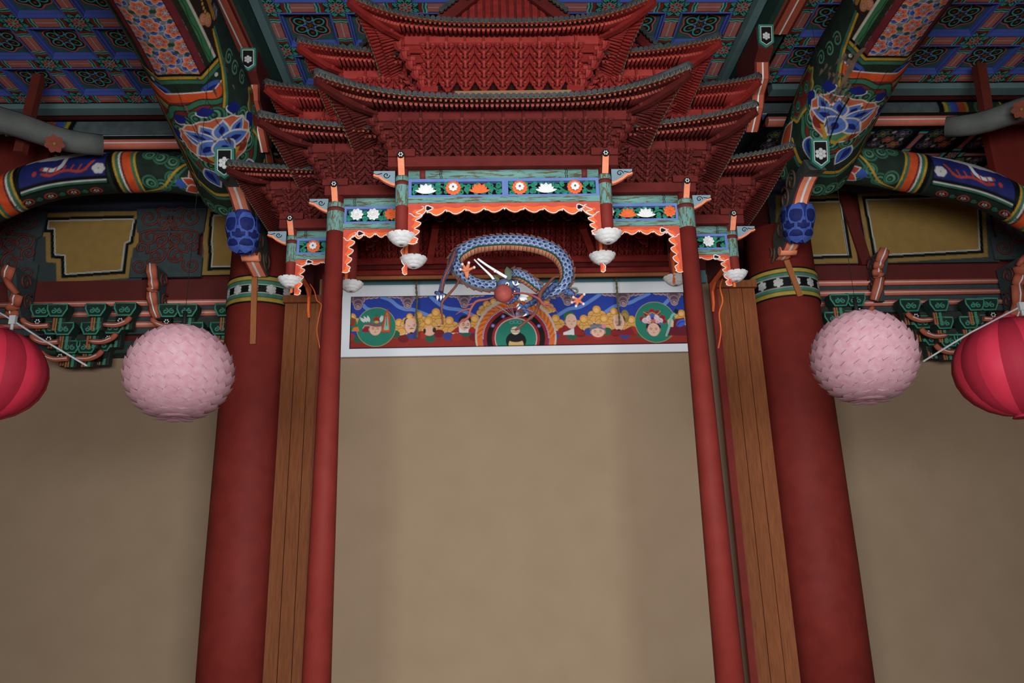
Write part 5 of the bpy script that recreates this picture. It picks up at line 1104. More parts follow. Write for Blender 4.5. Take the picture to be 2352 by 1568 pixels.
def gold(M, x, y, r):
    cx, cy = M([(x, y)])[0]
    for dx, dy, q in ((-1.1, 1.25, 1.15), (1.1, 1.25, 1.15), (0, 1.7, 1.2), (-1.9, 2.3, 1.0), (1.9, 2.3, 1.0), (-.7, 2.5, 1.1), (.7, 2.5, 1.1)):
        k.ell(cx+dx*r, cy+dy*r, q*r+.9, q*r*.8+.9, (150, 96, 36)); k.ell(cx+dx*r, cy+dy*r, q*r, q*r*.8, (228, 172, 88)); k.ell(cx+dx*r, cy+dy*r+.2*r, q*r*.82, q*r*.62, (246, 220, 150)); k.ell(cx+dx*r, cy+dy*r+.05*r, q*r*.78, q*r*.6, (226, 166, 80))
    k.ell(cx, cy, r+.9, r+.9, (160, 100, 36)); k.ell(cx, cy, r, r, (230, 160, 66)); k.ell(cx-.1*r, cy+.15*r, r*.6, r*.6, (244, 190, 104))
for x, y, r in ((200, 650, 8), (1310, 580, 9), (1080, 620, 8.5), (820, 720, 8.5), (1210, 695, 9), (1490, 690, 9), (1830, 660, 9), (1990, 470, 8), (2080, 430, 7), (960, 640, 7)): gold(A_, x, y, r)
for x, y, r in ((420, 420, 7), (200, 370, 7), (1060, 505, 9), (1280, 525, 8), (530, 620, 8.5), (890, 625, 9), (1150, 615, 9), (1500, 630, 8.5), (2150, 545, 8)): gold(B_, x, y, r)
k.rect(0, 92, 764, PH, (150, 44, 34))
for i in range(40): k.ell(i*20, 92+6*math.sin(i*2.3), 12, 9, ((170, 50, 36), (44, 96, 70), (120, 30, 30), (60, 70, 140))[i % 4])
SK, SKD = (236, 186, 160), (206, 140, 116)
def face(cx, cy, rx, ry, hair=None, beard=False, brow=True, dirn=0):
    k.ell(cx-rx*1.02, cy+.5, 2.4, 4, SKD); k.ell(cx+rx*1.02, cy+.5, 2.4, 4, SKD); k.ell(cx, cy, rx+.6, ry+.6, (150, 86, 66)); k.ell(cx, cy, rx, ry, SK)
    for s in (-1, 1):
        ex = cx+dirn+s*rx*.42; k.stroke([(ex-2.6, cy-2.6), (ex, cy-3.6), (ex+2.6, cy-2.4)], 1.0, (50, 36, 30)); k.stroke([(ex-2, cy), (ex+2, cy)], 1.0, (60, 44, 40))
    k.stroke([(cx+dirn, cy-1), (cx+dirn+1, cy+3.4), (cx+dirn-1, cy+3.6)], .7, SKD); k.stroke([(cx+dirn-2, cy+6.8), (cx+dirn+2, cy+6.8)], 1.2, (196, 60, 54))
    if beard: k.stroke([(cx+dirn-4.5, cy+6), (cx+dirn, cy+4.9), (cx+dirn+4.5, cy+6)], 1.3, (60, 46, 40)); k.ell(cx+dirn, cy+ry*.95, 4.6, 2.4, (60, 46, 40))
# left guardian
c = A_([(520, 780)])[0]; k.ell(c[0], c[1], 44.5, 44.5, (196, 164, 90)); k.ell(c[0], c[1], 43.3, 43.3, (34, 128, 104))
k.poly(A_([(190, 650), (250, 680), (290, 840), (170, 840)]), (40, 120, 80)); k.poly(A_([(200, 660), (240, 690), (230, 780), (190, 770)]), (170, 40, 40)); k.poly(A_([(220, 790), (280, 780), (300, 840), (200, 840)]), (226, 120, 44))
k.poly(A_([(350, 780), (430, 760), (430, 850), (330, 850)]), (150, 34, 44)); c = A_([(510, 810)])[0]; face(c[0], c[1], 13, 14)
for fx, a in ((400, -.5), (370, -.8), (430, -.3), (580, .15), (600, .35)): p0 = A_([(fx if fx < 500 else 575, 720)])[0]; k.poly(leafpt(p0[0], p0[1], 17, 3.2, -math.pi/2+a), (226, 224, 220)); k.stroke([p0, (p0[0]+15*math.sin(a), p0[1]-15*math.cos(a))], .6, (150, 150, 150))
k.poly(curve(A_([(350, 790), (370, 750), (450, 725), (560, 715), (600, 740), (590, 775), (520, 780), (430, 775)]), 4, True), (122, 92, 96)); k.stroke(curve(A_([(345, 800), (370, 765), (420, 765), (520, 785), (590, 775)]), 4), 1.6, (226, 170, 130))
k.poly(curve(A_([(470, 710), (490, 660), (520, 640), (550, 660), (570, 710), (520, 730)]), 4, True), (176, 40, 40)); k.ell(*A_([(520, 628)])[0], 2.4, 4, (60, 110, 70)); k.poly(curve(A_([(470, 715), (520, 695), (575, 712), (525, 735)]), 4, True), (70, 150, 110)); k.ell(*A_([(525, 715)])[0], 4.5, 2.6, (216, 180, 70))
sw = A_([(665, 535), (700, 640), (705, 850), (595, 850), (625, 640)]); k.poly(sw, (226, 80, 40)); k.stroke(sw, .9, (150, 40, 30), True); k.poly(A_([(657, 590), (675, 680), (690, 820), (620, 820), (640, 680)]), (150, 190, 160)); k.stroke(A_([(655, 620), (655, 760)]), 1.6, (50, 90, 80)); k.ell(*A_([(650, 800)])[0], 4.5, 4, (150, 200, 170))
# bald monk, bald crown, bearded man
c = A_([(975, 765)])[0]; k.ell(c[0]-9, c[1]-9, 6, 9, (60, 46, 42)); face(c[0], c[1], 12.5, 17, beard=True, dirn=2); k.ell(c[0], c[1]-10, 11.5, 8, SK)
c = A_([(1225, 830)])[0]; k.ell(c[0], c[1], 13, 11, (236, 176, 146)); k.ell(c[0]+11, c[1]-2, 4, 6, (50, 40, 38)); k.ell(c[0]-11, c[1], 3, 6, (50, 40, 38))
c = A_([(1695, 745)])[0]; k.poly(A_([(1500, 850), (1600, 770), (1700, 800), (1800, 770), (1880, 850)]), (176, 40, 36)); k.ell(c[0], c[1]-9, 14, 13, (40, 32, 32)); face(c[0], c[1]+1, 12.5, 15, beard=True, dirn=2); k.poly(A_([(1615, 760), (1640, 800), (1690, 825), (1740, 790), (1740, 850), (1620, 850)]), (232, 230, 226))
# mandorla
cx, cy = 1183-810, 776-676
k.ell(cx, cy-4, 92, 90, (206, 190, 176)); k.ell(cx, cy-2, 88, 84, (226, 106, 34))
for i in range(230):
    a = -math.pi*i/229; rr = 75+(i*7 % 12); x, y = cx+rr*1.02*math.cos(a), cy-2+rr*.97*math.sin(a); k.stroke([(x, y), (x+2.4*math.cos(a+.9), y+2.4*math.sin(a+.9))], .9, (150, 52, 20) if i % 2 else (244, 176, 60))
k.ell(cx, cy, 75, 71, (70, 60, 150))
for i in range(60): a = -math.pi*i/59; k.ell(cx+74*math.cos(a), cy+70*math.sin(a), 1.1, 1.1, (220, 216, 230))
k.ell(cx, cy, 72.5, 68.5, (160, 34, 38)); k.ell(cx, cy, 66, 62, (26, 18, 20))
for a in (-.5, -.95, -1.5, -2.05, -2.6): x, y = cx+60*math.cos(a), cy+56*math.sin(a); k.stroke([(x-5, y+2), (x+5, y-2)], 2, (160, 34, 38)); k.ell(x, y, 4.2, 4.2, (90, 110, 200)); k.ell(x, y, 2, 2, (220, 170, 180))
k.ell(cx, cy, 54, 51, (166, 36, 40)); k.ell(cx, cy, 48, 46, (240, 180, 176)); k.ell(cx, cy, 46, 43.5, (34, 132, 108))
for i in range(10): k.stroke([(cx, cy-45), (cx-50+i*4.6, cy-72-6*math.sin(i))], .5, (230, 200, 206)); k.stroke([(cx, cy-45), (cx+6+i*4.6, cy-78+2.2*i)], .5, (230, 200, 206))
for dx in (-9, 0, 9): k.stroke(circ(cx+dx, cy-37+abs(dx)*.12, 4.5, 3.2, 14), .8, (120, 190, 176), True)
k.ell(cx, cy+6, 23, 20, (28, 26, 30)); k.ell(cx, cy+16, 17, 18, (222, 180, 110)); k.ell(cx, cy+1, 18, 8, (28, 26, 30)); k.ell(cx-1, cy-17, 10, 9, (236, 222, 190)); k.stroke([(cx-10, cy-19), (cx+8, cy-19)], 2, (176, 40, 40)); k.stroke([(cx-9, cy-14), (cx+7, cy-14)], 1.2, (176, 40, 40))
# right group
c = B_([(720, 655)])[0]; k.poly(B_([(520, 820), (640, 700), (720, 760), (800, 700), (880, 800), (880, 830)]), (150, 36, 36)); k.poly(B_([(620, 800), (700, 770), (760, 730), (760, 830), (620, 830)]), (228, 224, 222)); k.ell(c[0]-2, c[1]-10, 13.5, 13, (40, 110, 60)); face(c[0]+1, c[1], 12.5, 17, dirn=1); k.ell(c[0]+1, c[1]-8, 11, 8, SK)
c = B_([(1060, 790)])[0]; face(c[0], c[1], 15, 12); k.poly(B_([(955, 770), (970, 700), (1060, 685), (1160, 700), (1160, 770), (1060, 740)]), (104, 116, 130)); k.stroke(curve(B_([(960, 735), (1020, 715), (1060, 730), (1110, 712), (1150, 725)]), 4), 1.2, (196, 120, 120)); k.ell(*B_([(1140, 715)])[0], 5, 5, (226, 130, 150))
c = B_([(1420, 590)])[0]; k.ell(c[0], c[1], 9.5, 15, (150, 124, 50)); k.stroke(spiral(c[0], c[1]-3, 6, 1.5), 1, (196, 168, 84))
c = B_([(1335, 670)])[0]; k.poly(B_([(1210, 830), (1260, 760), (1400, 760), (1480, 720), (1540, 830)]), (140, 34, 40)); k.ell(c[0]+9, c[1]-7, 6, 9, (70, 58, 54)); face(c[0], c[1], 12.5, 18, beard=True, dirn=-1); k.ell(c[0]-1, c[1]-11, 11.5, 8.5, SK)
c = B_([(1805, 660)])[0]; k.ell(c[0], c[1], 47.5, 47, (196, 164, 90)); k.ell(c[0], c[1], 46.2, 45.8, (34, 128, 104))
k.poly(B_([(2060, 620), (2180, 600), (2190, 830), (1900, 830), (1960, 730)]), (110, 30, 44)); k.poly(curve(B_([(2070, 700), (2100, 640), (2180, 620), (2180, 690), (2110, 720)]), 4, True), (66, 96, 200)); S(B_, [(2085, 700), (2120, 660), (2180, 650)], 1.6, (30, 50, 150))
c = B_([(1775, 745)])[0]; k.ell(c[0], c[1]-4, 17, 16, (50, 34, 40)); face(c[0], c[1]+2, 13.5, 15)
for x, y, rr, col in ((1640, 620, 7, (160, 36, 44)), (1700, 560, 7, (160, 36, 44)), (1770, 520, 7, (170, 40, 46)), (1840, 540, 7, (160, 36, 44)), (1900, 600, 7, (160, 36, 44)), (1920, 650, 6, (160, 36, 44)), (1680, 640, 8, (236, 200, 206)), (1740, 610, 9, (240, 206, 212)), (1810, 605, 9, (240, 206, 212)), (1860, 640, 8, (236, 196, 204)), (1770, 575, 6, (96, 110, 190)), (1720, 660, 5, (240, 190, 196)), (1830, 655, 5, (240, 190, 196)), (1775, 640, 6, (226, 120, 90)), (1770, 610, 4, (70, 80, 170)), (1870, 680, 4, (96, 120, 200))):
    x, y = B_([(x, y)])[0]; k.ell(x, y, rr, rr*.8, col); k.stroke(spiral(x, y, rr*.6, 1.2), .7, tuple(int(q*.75) for q in col))
S(B_, [(1660, 530), (1720, 560), (1770, 535), (1830, 560), (1880, 515)], 1.6, (196, 160, 70)); k.poly(B_([(1960, 640), (2010, 590), (2040, 650), (2030, 720), (1970, 720)]), SK); S(B_, [(2080, 545), (2030, 570), (2000, 640), (1970, 740), (1930, 830)], 5, (130, 190, 170)); k.ell(*B_([(2085, 520)])[0], 5, 6, (24, 40, 44))
# black edge line
for r_ in ((0, 0, 764, 1.6), (0, 0, 2.2, PH), (761.5, 0, 764, PH), (0, PH-2, 764, PH)): k.rect(*r_, (14, 14, 16))
painting = thing('altar_painting', 'wide colourful devotional painting of haloed figures with white border, behind the dragon', 'painting', (.33, YP, ztop-PH*SZ-.1))
k.build('canvas', lambda U, V: np.stack([pw0.x-.015+U*SX, np.full_like(U, YP), ztop-V*SZ], 1), painting, material=painted('canvas_paint', .55, .06))
x0, x1 = pw0.x-.02, pw0.x-.015+764*SX; zb0 = ztop-PH*SZ; WB = mat('white_cloth', (226, 228, 230), (232, 234, 236), scale=3)
for nm, c, d in (('border_top', ((x0+x1)/2, YP+.02, ztop+.06), (x1-x0+.16, .03, .12)), ('border_bottom', ((x0+x1)/2, YP+.02, zb0-.04), (x1-x0+.16, .03, .08)), ('border_left', (x0-.04, YP+.02, (ztop+zb0)/2), (.085, .03, ztop-zb0)), ('border_right', (x1+.03, YP+.02, (ztop+zb0)/2), (.065, .03, ztop-zb0))): s = MB(); s.box(c, d); s.build(nm, WB, painting)
s = MB(); s.box(((x0+x1)/2, YP+.05, ztop+.18), (x1-x0+.5, .04, .13)); s.build('teal_hanging_board', mat('teal_board', (92, 142, 148), (100, 150, 156), scale=4), painting)
ROPE = mat('rope', (120, 110, 70), (90, 84, 60), scale=60)
for lab, pts in (('twisted cord hanging in front of the painting, left of the dragon', [(957, 638), (956, 660), (958, 690), (956, 720), (959, 745), (958, 775)]), ('twisted cord hanging in front of the painting, right of the dragon', [(1414, 627), (1416, 650), (1418, 680), (1419, 700), (1421, 712), (1423, 745)])):
    c_ = curve([tuple(P(x, y, 7.2)) for x, y in pts], 10); s = MB()
    for ph in (0, math.pi): s.tube([(q[0]+.006*math.cos(i*.9+ph), q[1]+.006*math.sin(i*.9+ph), q[2]) for i, q in enumerate(c_)], .006, 5)
    o = s.build('hanging_cord', ROPE, painting); o['label'] = lab
# wooden partitions beside the altar
WD = mat('honey_wood', (116, 62, 30), (142, 80, 40), scale=12, stretch=(6, 6, .5), bump=.2)
for lab, xa, xb, yt in (('brown wooden partition between the left column and the left big pillar', 655, 742, 682), ('brown wooden partition between the right column and the right big pillar', 1642, 1732, 648)):
    A, B = P(xa, yt, 6.95), P(xb, yt, 6.95); t = thing('wood_partition', lab, 'partition', ((A.x+B.x)/2, 6.95, 0)); n = 3; w = (B.x-A.x)/n
    for i in range(n): s = MB(); s.box((A.x+w*(i+.5), 6.97, (A.z-.06)/2), (w-.006, .03, A.z-.06)); s.build('board', WD, t)
    s = MB(); s.box(((A.x+B.x)/2, 6.95, A.z-.03), (B.x-A.x+.02, .08, .07)); s.build('top_rail', WD, t)
    s = MB(); s.box((B.x+.03 if xa < 1000 else A.x-.04, 6.9, A.z/2+.1), (.06, .06, A.z+.2)); s.build('red_stile', WOODR, t)

# ---------------- the dragon
def D(x, y, Y): return P(1000+.17*x, 520+.17*y, Y)
dragon = thing('carved_dragon', 'carved blue scaled dragon coiled in the air under the canopy, biting a red ball', 'dragon', D(1000, 900, 5.6))
DK = painted('dragon_paint', .45, .25)
def dragon_body(name, pts, rad, outward, fin=True):
    """pts (cx,cy,Y); outward(p)-> world dir of the back; painted scales on both flanks, belly plates opposite the back"""
    c_ = np.array(curve([tuple(D(*p)) for p in pts], 10)); d = np.r_[0, np.cumsum(np.linalg.norm(np.diff(c_, axis=0), axis=1))]; L = d[-1]; R0 = max(rad); C = 2*math.pi*R0
    kc = Canvas(L, C, .0042, (120, 120, 112)); V = lambda ph: C*(ph/360)
    # angle: 0 back, 90 viewer side, 180 belly, 270 far side
    for base in (0, 1):
        f = (lambda ph: ph) if base == 0 else (lambda ph: 360-ph)
        y0, y1 = V(f(38)), V(f(122)); kc.rect(0, min(y0, y1), L, max(y0, y1), (34, 44, 104))
        sp = .05; rows = (40, 70, 100, 126)
        for ri, ph in enumerate(rows):
            for i in range(int(L/sp)+2):
                x = (i+.5*(ri % 2))*sp; y = V(f(ph)); kc.ell(x, y, .030, .0275, (206, 212, 224)); kc.ell(x, y, .0262, .024, (94, 122, 168)); kc.ell(x+.008, y, .0125, .0115, (42, 46, 88))
        y0, y1 = V(f(118)), V(f(134)); kc.rect(0, min(y0, y1), L, max(y0, y1), (30, 74, 50))
    kc.rect(0, V(132), L, V(228), (206, 128, 92))
    n = int(L/.036)
    for i in range(n): x = i*.036; kc.rect(x, V(134), x+.01, V(226), (132, 70, 54)); kc.rect(x+.01, V(134), x+.0135, V(226), (226, 184, 156))
    kc.rect(0, 0, L, V(30), (112, 116, 112)); kc.rect(0, V(330), L, V(360), (112, 116, 112))
    T = np.gradient(c_, axis=0); T /= np.linalg.norm(T, axis=1)[:, None]; O = np.array([outward(p) for p in c_]); O -= (O*T).sum(1)[:, None]*T; O /= np.linalg.norm(O, axis=1)[:, None]
    Fv = np.cross(T, O); toward = np.array([0, 0, EYE])-c_; sgn = np.sign((Fv*toward).sum(1)); Fv *= np.where(sgn == 0, 1, sgn)[:, None]
    rr = np.interp(d, np.linspace(0, L, len(rad)), rad)
    def fn(U, Vv):
        ph = Vv/C*2*math.pi; g = lambda a: np.stack([np.interp(U, d, a[:, i]) for i in range(3)], 1); r = np.interp(U, d, rr)[:, None]
        return g(c_)+(g(O)*np.cos(ph)[:, None]+g(Fv)*np.sin(ph)[:, None])*r
    kc.build(name, fn, dragon, material=DK)
    if fin:
        s = MB(); nf = int(L/.05)
        for i in range(nf):
            a, b_ = i/nf*L, (i+1)/nf*L; g = lambda u, a_: Vector([float(np.interp(u, d, a_[:, q])) for q in range(3)])
            pa, pb = g(a, c_), g(b_, c_); oa, ob = g(a, O), g(b_, O); ra, rb = np.interp(a, d, rr), np.interp(b_, d, rr); h = .018
            q = [pa+oa*ra*.9, pb+ob*rb*.9, pb+ob*(rb+h), pa.lerp(pb, .35)+oa*(ra+h*.55)]; nn = (q[1]-q[0]).cross(q[3]-q[0]).normalized()*.003
            s.add([v+nn for v in q]+[v-nn for v in q], [(0, 1, 2, 3), (7, 6, 5, 4), (0, 3, 7, 4), (3, 2, 6, 7), (2, 1, 5, 6)], 0)
        s.build('spine_fin' if name == 'body' else 'tail_fin', mat('fin_red', (140, 62, 48), (112, 84, 72)), dragon)
loopc = np.array(D(1000, 520, 5.6))
dragon_body('body', [(1440, 960, 5.62), (1540, 905, 5.6), (1650, 860, 5.58), (1745, 770, 5.58), (1775, 640, 5.6), (1740, 500, 5.62), (1630, 370, 5.65), (1450, 280, 5.67), (1200, 225, 5.68), (900, 215, 5.67), (620, 245, 5.65), (450, 300, 5.62), (320, 390, 5.6), (270, 490, 5.58), (310, 590, 5.55), (420, 700, 5.5), (560, 775, 5.45), (700, 800, 5.42), (840, 790, 5.4)], [.03, .045, .056, .06, .062, .063, .063, .062, .06, .058, .055, .05, .046, .044], lambda p: (p-loopc)*np.array([1, .0, 1.25])+np.array([0, -.02, .06]))
dragon_body('tail', [(1010, 640, 5.62), (1080, 640, 5.66), (1180, 680, 5.7), (1300, 760, 5.74), (1400, 840, 5.76), (1480, 900, 5.78)], [.04, .046, .046, .044, .04], lambda p: np.array([.35, -.1, 1.0]))
BLS = mat('scale_blue', (84, 110, 156), (46, 56, 98), scale=60, spread=.15); NAIL = mat('nail_white', (232, 230, 226)); SAL2 = mat('paw_salmon', (232, 140, 98), (214, 116, 76), scale=60); BRW = mat('whisker_brown', (116, 66, 54), (136, 80, 66), scale=20); ANT = mat('antler_pink', (176, 92, 84), (150, 74, 66), scale=20)
def dtube(name, pts, r, m, n=8, flat=1.0): s = MB(); s.tube(curve([tuple(D(*p)) for p in pts], 5), list(np.interp(np.linspace(0, 1, 5*(len(pts)-1)+1), np.linspace(0, 1, len(r)), r)), n, flat=flat); return s.build(name, m, dragon)
dtube('foreleg', [(275, 320, 5.5), (240, 440, 5.46), (175, 580, 5.43), (105, 740, 5.42), (72, 890, 5.42)], [.018, .024, .02, .018, .02], BLS)
dtube('foreleg_tendon', [(265, 330, 5.47), (225, 460, 5.43), (165, 590, 5.40), (110, 720, 5.39), (80, 880, 5.39)], [.012, .013, .01, .01, .01], BRW)
s = MB(); s.tube([D(0, 890, 5.42), D(60, 915, 5.40), D(150, 935, 5.42)], [.012, .018, .012], 8); s.build('claw_foot', BLS, dragon)
for x in (28, 118, 75): s = MB(); s.tube([D(x, 935, 5.4), D(x+2, 965, 5.39), D(x-4, 1005, 5.4)], [.011, .009, .001], 7); s.build('claw', NAIL, dragon)
def paw(c, tips, wrist, Y):
    s = MB(); s.sphere(D(*c, Y), (.024, .01, .022), 10, 6); s.tube([D(*wrist, Y+.02), D(*c, Y)], [.012, .02], 8, flat=.6)
    for t_ in tips: s.tube([D(*c, Y), D((c[0]+t_[0])/2, (c[1]+t_[1])/2, Y-.01), D(*t_, Y-.01)], [.017, .014, .011], 8, flat=.7)
    s.build('paw', SAL2, dragon); g = MB()
    for t_ in tips: g.sphere(D(*t_, Y-.014), .012, 8, 5)
    g = None
    for t_ in tips: q = MB(); q.sphere(D(*t_, Y-.014), .0115, 8, 5); q.build('nail', mat('nail_grey', (206, 200, 198)), dragon)
paw((420, 600), [(365, 510), (452, 490), (525, 552), (340, 580)], (430, 700), 5.42); paw((1930, 1000), [(2010, 915), (2000, 1045), (1900, 1075), (1845, 1025), (1865, 955)], (1830, 960), 5.55)
dtube('hind_leg', [(1690, 840, 5.6), (1780, 880, 5.57), (1840, 900, 5.56), (1860, 940, 5.56)], [.03, .03, .024, .016], BLS); dtube('leg_fin', [(1740, 800, 5.62), (1830, 830, 5.6), (1900, 840, 5.6), (1920, 880, 5.6), (1850, 900, 5.6)], [.006, .022, .022, .02, .008], mat('fin_grey', (112, 110, 98)), 8, .35)
dtube('rear_leg', [(1640, 770, 5.5), (1560, 830, 5.48), (1480, 920, 5.46), (1450, 960, 5.45)], [.02, .022, .018, .014], BLS); dtube('rear_shank', [(1370, 990, 5.45), (1290, 1040, 5.44), (1200, 1090, 5.42)], [.02, .022, .016], BLS); dtube('rear_toe', [(1140, 1040, 5.4), (1190, 1110, 5.4), (1260, 1190, 5.4)], [.014, .014, .01], BLS)
for a, b_ in (((1130, 1045), (1095, 1085)), ((1140, 1090), (1108, 1125)), ((1230, 1185), (1180, 1215))): s = MB(); s.tube([D(*a, 5.4), D(*b_, 5.39)], [.01, .001], 7); s.build('claw', NAIL, dragon)
# head
s = MB(); s.sphere(D(930, 790, 5.35), (.055, .06, .045), 14, 9); s.sphere(D(1030, 790, 5.32), (.04, .05, .035), 12, 8); s.sphere(D(1085, 770, 5.28), (.024, .03, .026), 10, 7); s.build('head', mat('head_grey_blue', (96, 108, 116), (70, 92, 150), scale=50, spread=.2), dragon)
s = MB(); s.sphere(D(1080, 880, 5.33), (.03, .05, .03), 12, 8); s.build('cheek', BLS, dragon)
s = MB(); s.tube(curve([tuple(D(*p)) for p in ((1110, 850, 5.3), (1100, 940, 5.27), (1040, 1010, 5.24), (960, 1040, 5.22))], 4), [.018]*8+[.016, .014, .012, .01, .008], 8); s.build('lower_jaw', BLS, dragon)
s = MB(); s.tube(curve([tuple(D(*p)) for p in ((1075, 860, 5.29), (1065, 930, 5.26), (1010, 990, 5.23), (950, 1020, 5.21))], 4), .010, 8); s.build('mouth_lining', mat('mouth_red', (150, 50, 44)), dragon)
for i in range(9): x, y = lerp(1080, 960, i/8), lerp(900, 1045, (i/8)**.8)-18; s = MB(); s.tube([D(x-6, y, 5.22), D(x-16, y-18, 5.22)], [.0065, .001], 6); s.build('tooth', NAIL, dragon)
s = MB(); s.sphere(D(972, 778, 5.27), .016, 10, 7, 0); s.sphere(D(970, 782, 5.245), .007, 8, 5, 1); s.build('eye', [NAIL, BLACK], dragon)
for a, l in ((-.3, 1.2), (.1, 1.5), (.5, 1.4), (.9, 1.1), (1.3, .9)):
    s = MB(); c0 = D(1150, 930, 5.34); s.petal(c0, c0+Vector((math.cos(a)*.04*l, 0, -math.sin(a)*.05*l)), (math.sin(a), 0, math.cos(a)), (0, -.008, 0), .014); s.build('beard_lock', NAIL, dragon)
for a in (.3, .9, 1.5, 2.1): s = MB(); c0 = D(1075, 790, 5.26); s.petal(c0, c0+Vector((math.cos(a)*.035, 0, math.sin(a)*.035)), (-math.sin(a), 0, math.cos(a)), (0, -.006, 0), .008); s.build('nose_tuft', NAIL, dragon)
s = MB(); s.petal(D(1000, 720, 5.33), D(965, 545, 5.33), (1, 0, .2), (0, -.015, 0), .024); s.build('ear', mat('ear_green', (74, 96, 72), (92, 104, 84)), dragon)
s = MB(); s.petal(D(860, 760, 5.4), D(800, 650, 5.42), (1, 0, .2), (0, -.012, 0), .016); s.build('ear', mat('ear_green', (74, 96, 72)), dragon)
dtube('horn', [(965, 690, 5.33), (880, 640, 5.33), (800, 590, 5.33), (690, 520, 5.33), (572, 436, 5.33)], [.011, .012, .011, .009, .008], NAIL); dtube('horn', [(810, 760, 5.4), (770, 690, 5.4), (720, 635, 5.4), (630, 550, 5.4), (525, 445, 5.4)], [.009, .010, .009, .007, .006], NAIL)
s = MB(); s.sphere(D(808, 600, 5.32), .013, 8, 6); s.build('horn_knot', NAIL, dragon)
s = MB(); s.sphere(D(918, 905, 5.2), .0655, 24, 16); s.build('red_ball', mat('ball_red', (178, 84, 74), (150, 66, 58), scale=14, spread=.4, rough=.5), dragon)
for pts, r in (([(800, 950, 5.25), (690, 985, 5.2), (590, 1000, 5.17), (530, 1030, 5.16), (470, 1130, 5.16), (440, 1230, 5.16), (370, 1270, 5.16), (250, 1360, 5.17)], [.008, .012, .018, .016, .014, .018, .012, .002]), ([(560, 1020, 5.17), (480, 1050, 5.16), (370, 1080, 5.16)], [.012, .009, .002]), ([(490, 1110, 5.16), (380, 1130, 5.16), (270, 1190, 5.16)], [.012, .009, .002]), ([(450, 1200, 5.16), (490, 1215, 5.15)], [.016, .006]), ([(430, 1240, 5.16), (370, 1310, 5.16)], [.012, .003])): dtube('antler', pts, r, ANT, 8, .6)
for pts, r in (([(1050, 905, 5.22), (1180, 900, 5.2), (1290, 925, 5.18), (1400, 980, 5.16), (1460, 1040, 5.15), (1560, 1070, 5.14), (1655, 1165, 5.14)], [.009, .012, .014, .016, .018, .01, .002]), ([(1250, 915, 5.18), (1360, 908, 5.17)], [.008, .002]), ([(1430, 1030, 5.15), (1490, 1080, 5.15), (1545, 1140, 5.15)], [.014, .008, .002])): dtube('antler', pts, r, ANT, 8, .6)
dtube('whisker', [(335, 680, 5.4), (280, 800, 5.36), (160, 940, 5.33), (95, 1020, 5.33), (85, 1120, 5.33), (100, 1320, 5.33)], [.006, .009, .01, .009, .008, .007], BRW); dtube('whisker', [(1670, 680, 5.42), (1600, 690, 5.4), (1500, 800, 5.36), (1420, 900, 5.33), (1390, 1060, 5.3), (1340, 1180, 5.28), (1240, 1270, 5.27), (1080, 1400, 5.27)], [.006, .009, .013, .016, .014, .012, .01, .008], BRW)
for x in (900, 918): s = MB(); s.tube([D(x, 215 if x == 900 else 700, 5.62), D(x+8, -200, 5.7)], .0022, 5); s.build('hanging_wire', BLACK, dragon)
# ================================================================ LANTERNS
PNK = mat('lantern_pink', (172, 118, 128), (184, 146, 150), scale=30); PNKE = mat('lantern_pink_tip', (236, 214, 214), (226, 160, 172), scale=40)
def petal_lantern(label, px, py, Y, r):
    c = P(px, py, Y); t = thing('lotus_lantern', label, 'lantern', (c.x, c.y, c.z-r), 'pink lotus petal lanterns')
    s = MB(); s.sphere(c, (r*.95, r*.95, r*.9), 24, 16); s.build('paper_core', PNK, t)
    me = None
    rings = 13
    for i in range(rings):
        ph = math.radians(80-i*13); n = max(6, int(round(26*math.cos(ph))))
        for j in range(n):
            a = 2*math.pi*(j+.5*(i % 2))/n; d = Vector((math.cos(ph)*math.cos(a), math.cos(ph)*math.sin(a), math.sin(ph)*.93)); up = Vector((-math.sin(ph)*math.cos(a), -math.sin(ph)*math.sin(a), math.cos(ph))); sd = Vector((-math.sin(a), math.cos(a), 0))
            s = MB(); s.petal(c+d*r*.95-up*r*.14, c+d*r*1.045+up*r*.17, sd, d*r*.015, r*.15, 0, n=4); s.build('petal', PNK, t)
    s = MB(); s.tube([c+Vector((0, 0, r*.9)), c+Vector((0, 0, r*1.3))], .012, 6); s.build('hook', BLACK, t)
    s = MB(); s.tube([c+Vector((0, 0, r*1.25)), (c.x, c.y, ZC-.02)], .0015, 4); s.build('hanging_line', BLACK, t)
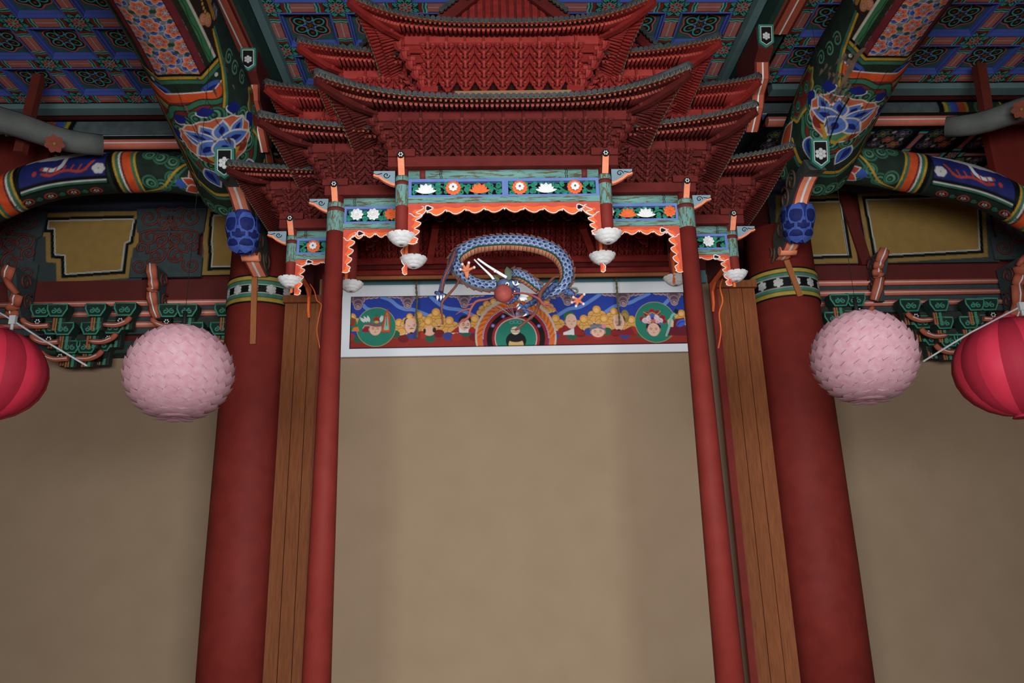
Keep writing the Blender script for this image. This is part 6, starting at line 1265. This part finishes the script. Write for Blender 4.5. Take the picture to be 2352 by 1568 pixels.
petal_lantern('pink lotus lantern in front of the left aisle, left of the big pillar', 412, 858, 4.1, .27); petal_lantern('pink lotus lantern in front of the right aisle, right of the big pillar', 1984, 822, 4.1, .27)
LR = mat('lantern_red', (176, 30, 52), (190, 42, 64), scale=5, rough=.5); LRD = mat('lantern_red_dark', (138, 20, 40), (150, 26, 46), scale=5)
def round_lantern(label, px, py, Y, r):
    c = P(px, py, Y); t = thing('red_lantern', label, 'lantern', (c.x, c.y, c.z-r), 'round red lanterns at the edges'); n = 16
    for k_ in range(n):
        s = MB(); rows = []
        for i in range(13):
            ph = math.radians(-84+14*i); row = []
            for j in range(4): a = 2*math.pi*(k_+j/3)/n; b_ = 1+.03*math.sin(math.pi*j/3); row.append(c+Vector((r*b_*math.cos(ph)*math.cos(a), r*b_*math.cos(ph)*math.sin(a), r*.92*math.sin(ph))))
            rows.append(row)
        s.grid(rows); s.build('gore', LR if k_ % 2 else LRD, t)
    s = MB(); s.lathe([(r*.16, r*.88), (r*.2, r*.95), (.01, r*1.0)], c, 14); s.build('cap', LRD, t); s = MB(); s.lathe([(r*.2, -r*.95), (r*.16, -r*.88)], c, 14); s.build('ring', LRD, t)
round_lantern('round red lantern cut by the left picture edge', -24, 858, 4.1, .27); round_lantern('round red lantern cut by the right picture edge', 2330, 842, 4.1, .30)
WIRE = mat('wire_grey', (150, 150, 150), (120, 118, 116))
for lab, pts, x in (('grey wire with a clip above the left red lantern', [(-60, 684, 3.78), (30, 736, 3.78), (90, 775, 3.78), (200, 840, 3.78)], (30, 735)), ('grey wire with a clip above the right red lantern', [(2420, 664, 3.78), (2352, 700, 3.78), (2230, 763, 3.78), (2120, 830, 3.78)], (2346, 704))):
    t = thing('lantern_wire', lab, 'wire', P(*pts[-1])); s = MB(); s.tube([P(*p) for p in pts], .005, 6); s.build('cable', WIRE, t); s = MB(); c = P(*x, 3.77); s.box(c, (.03, .02, .045)); s.tube([c, c+Vector((0, 0, -.05))], .008, 6); s.build('clip', WIRE, t)
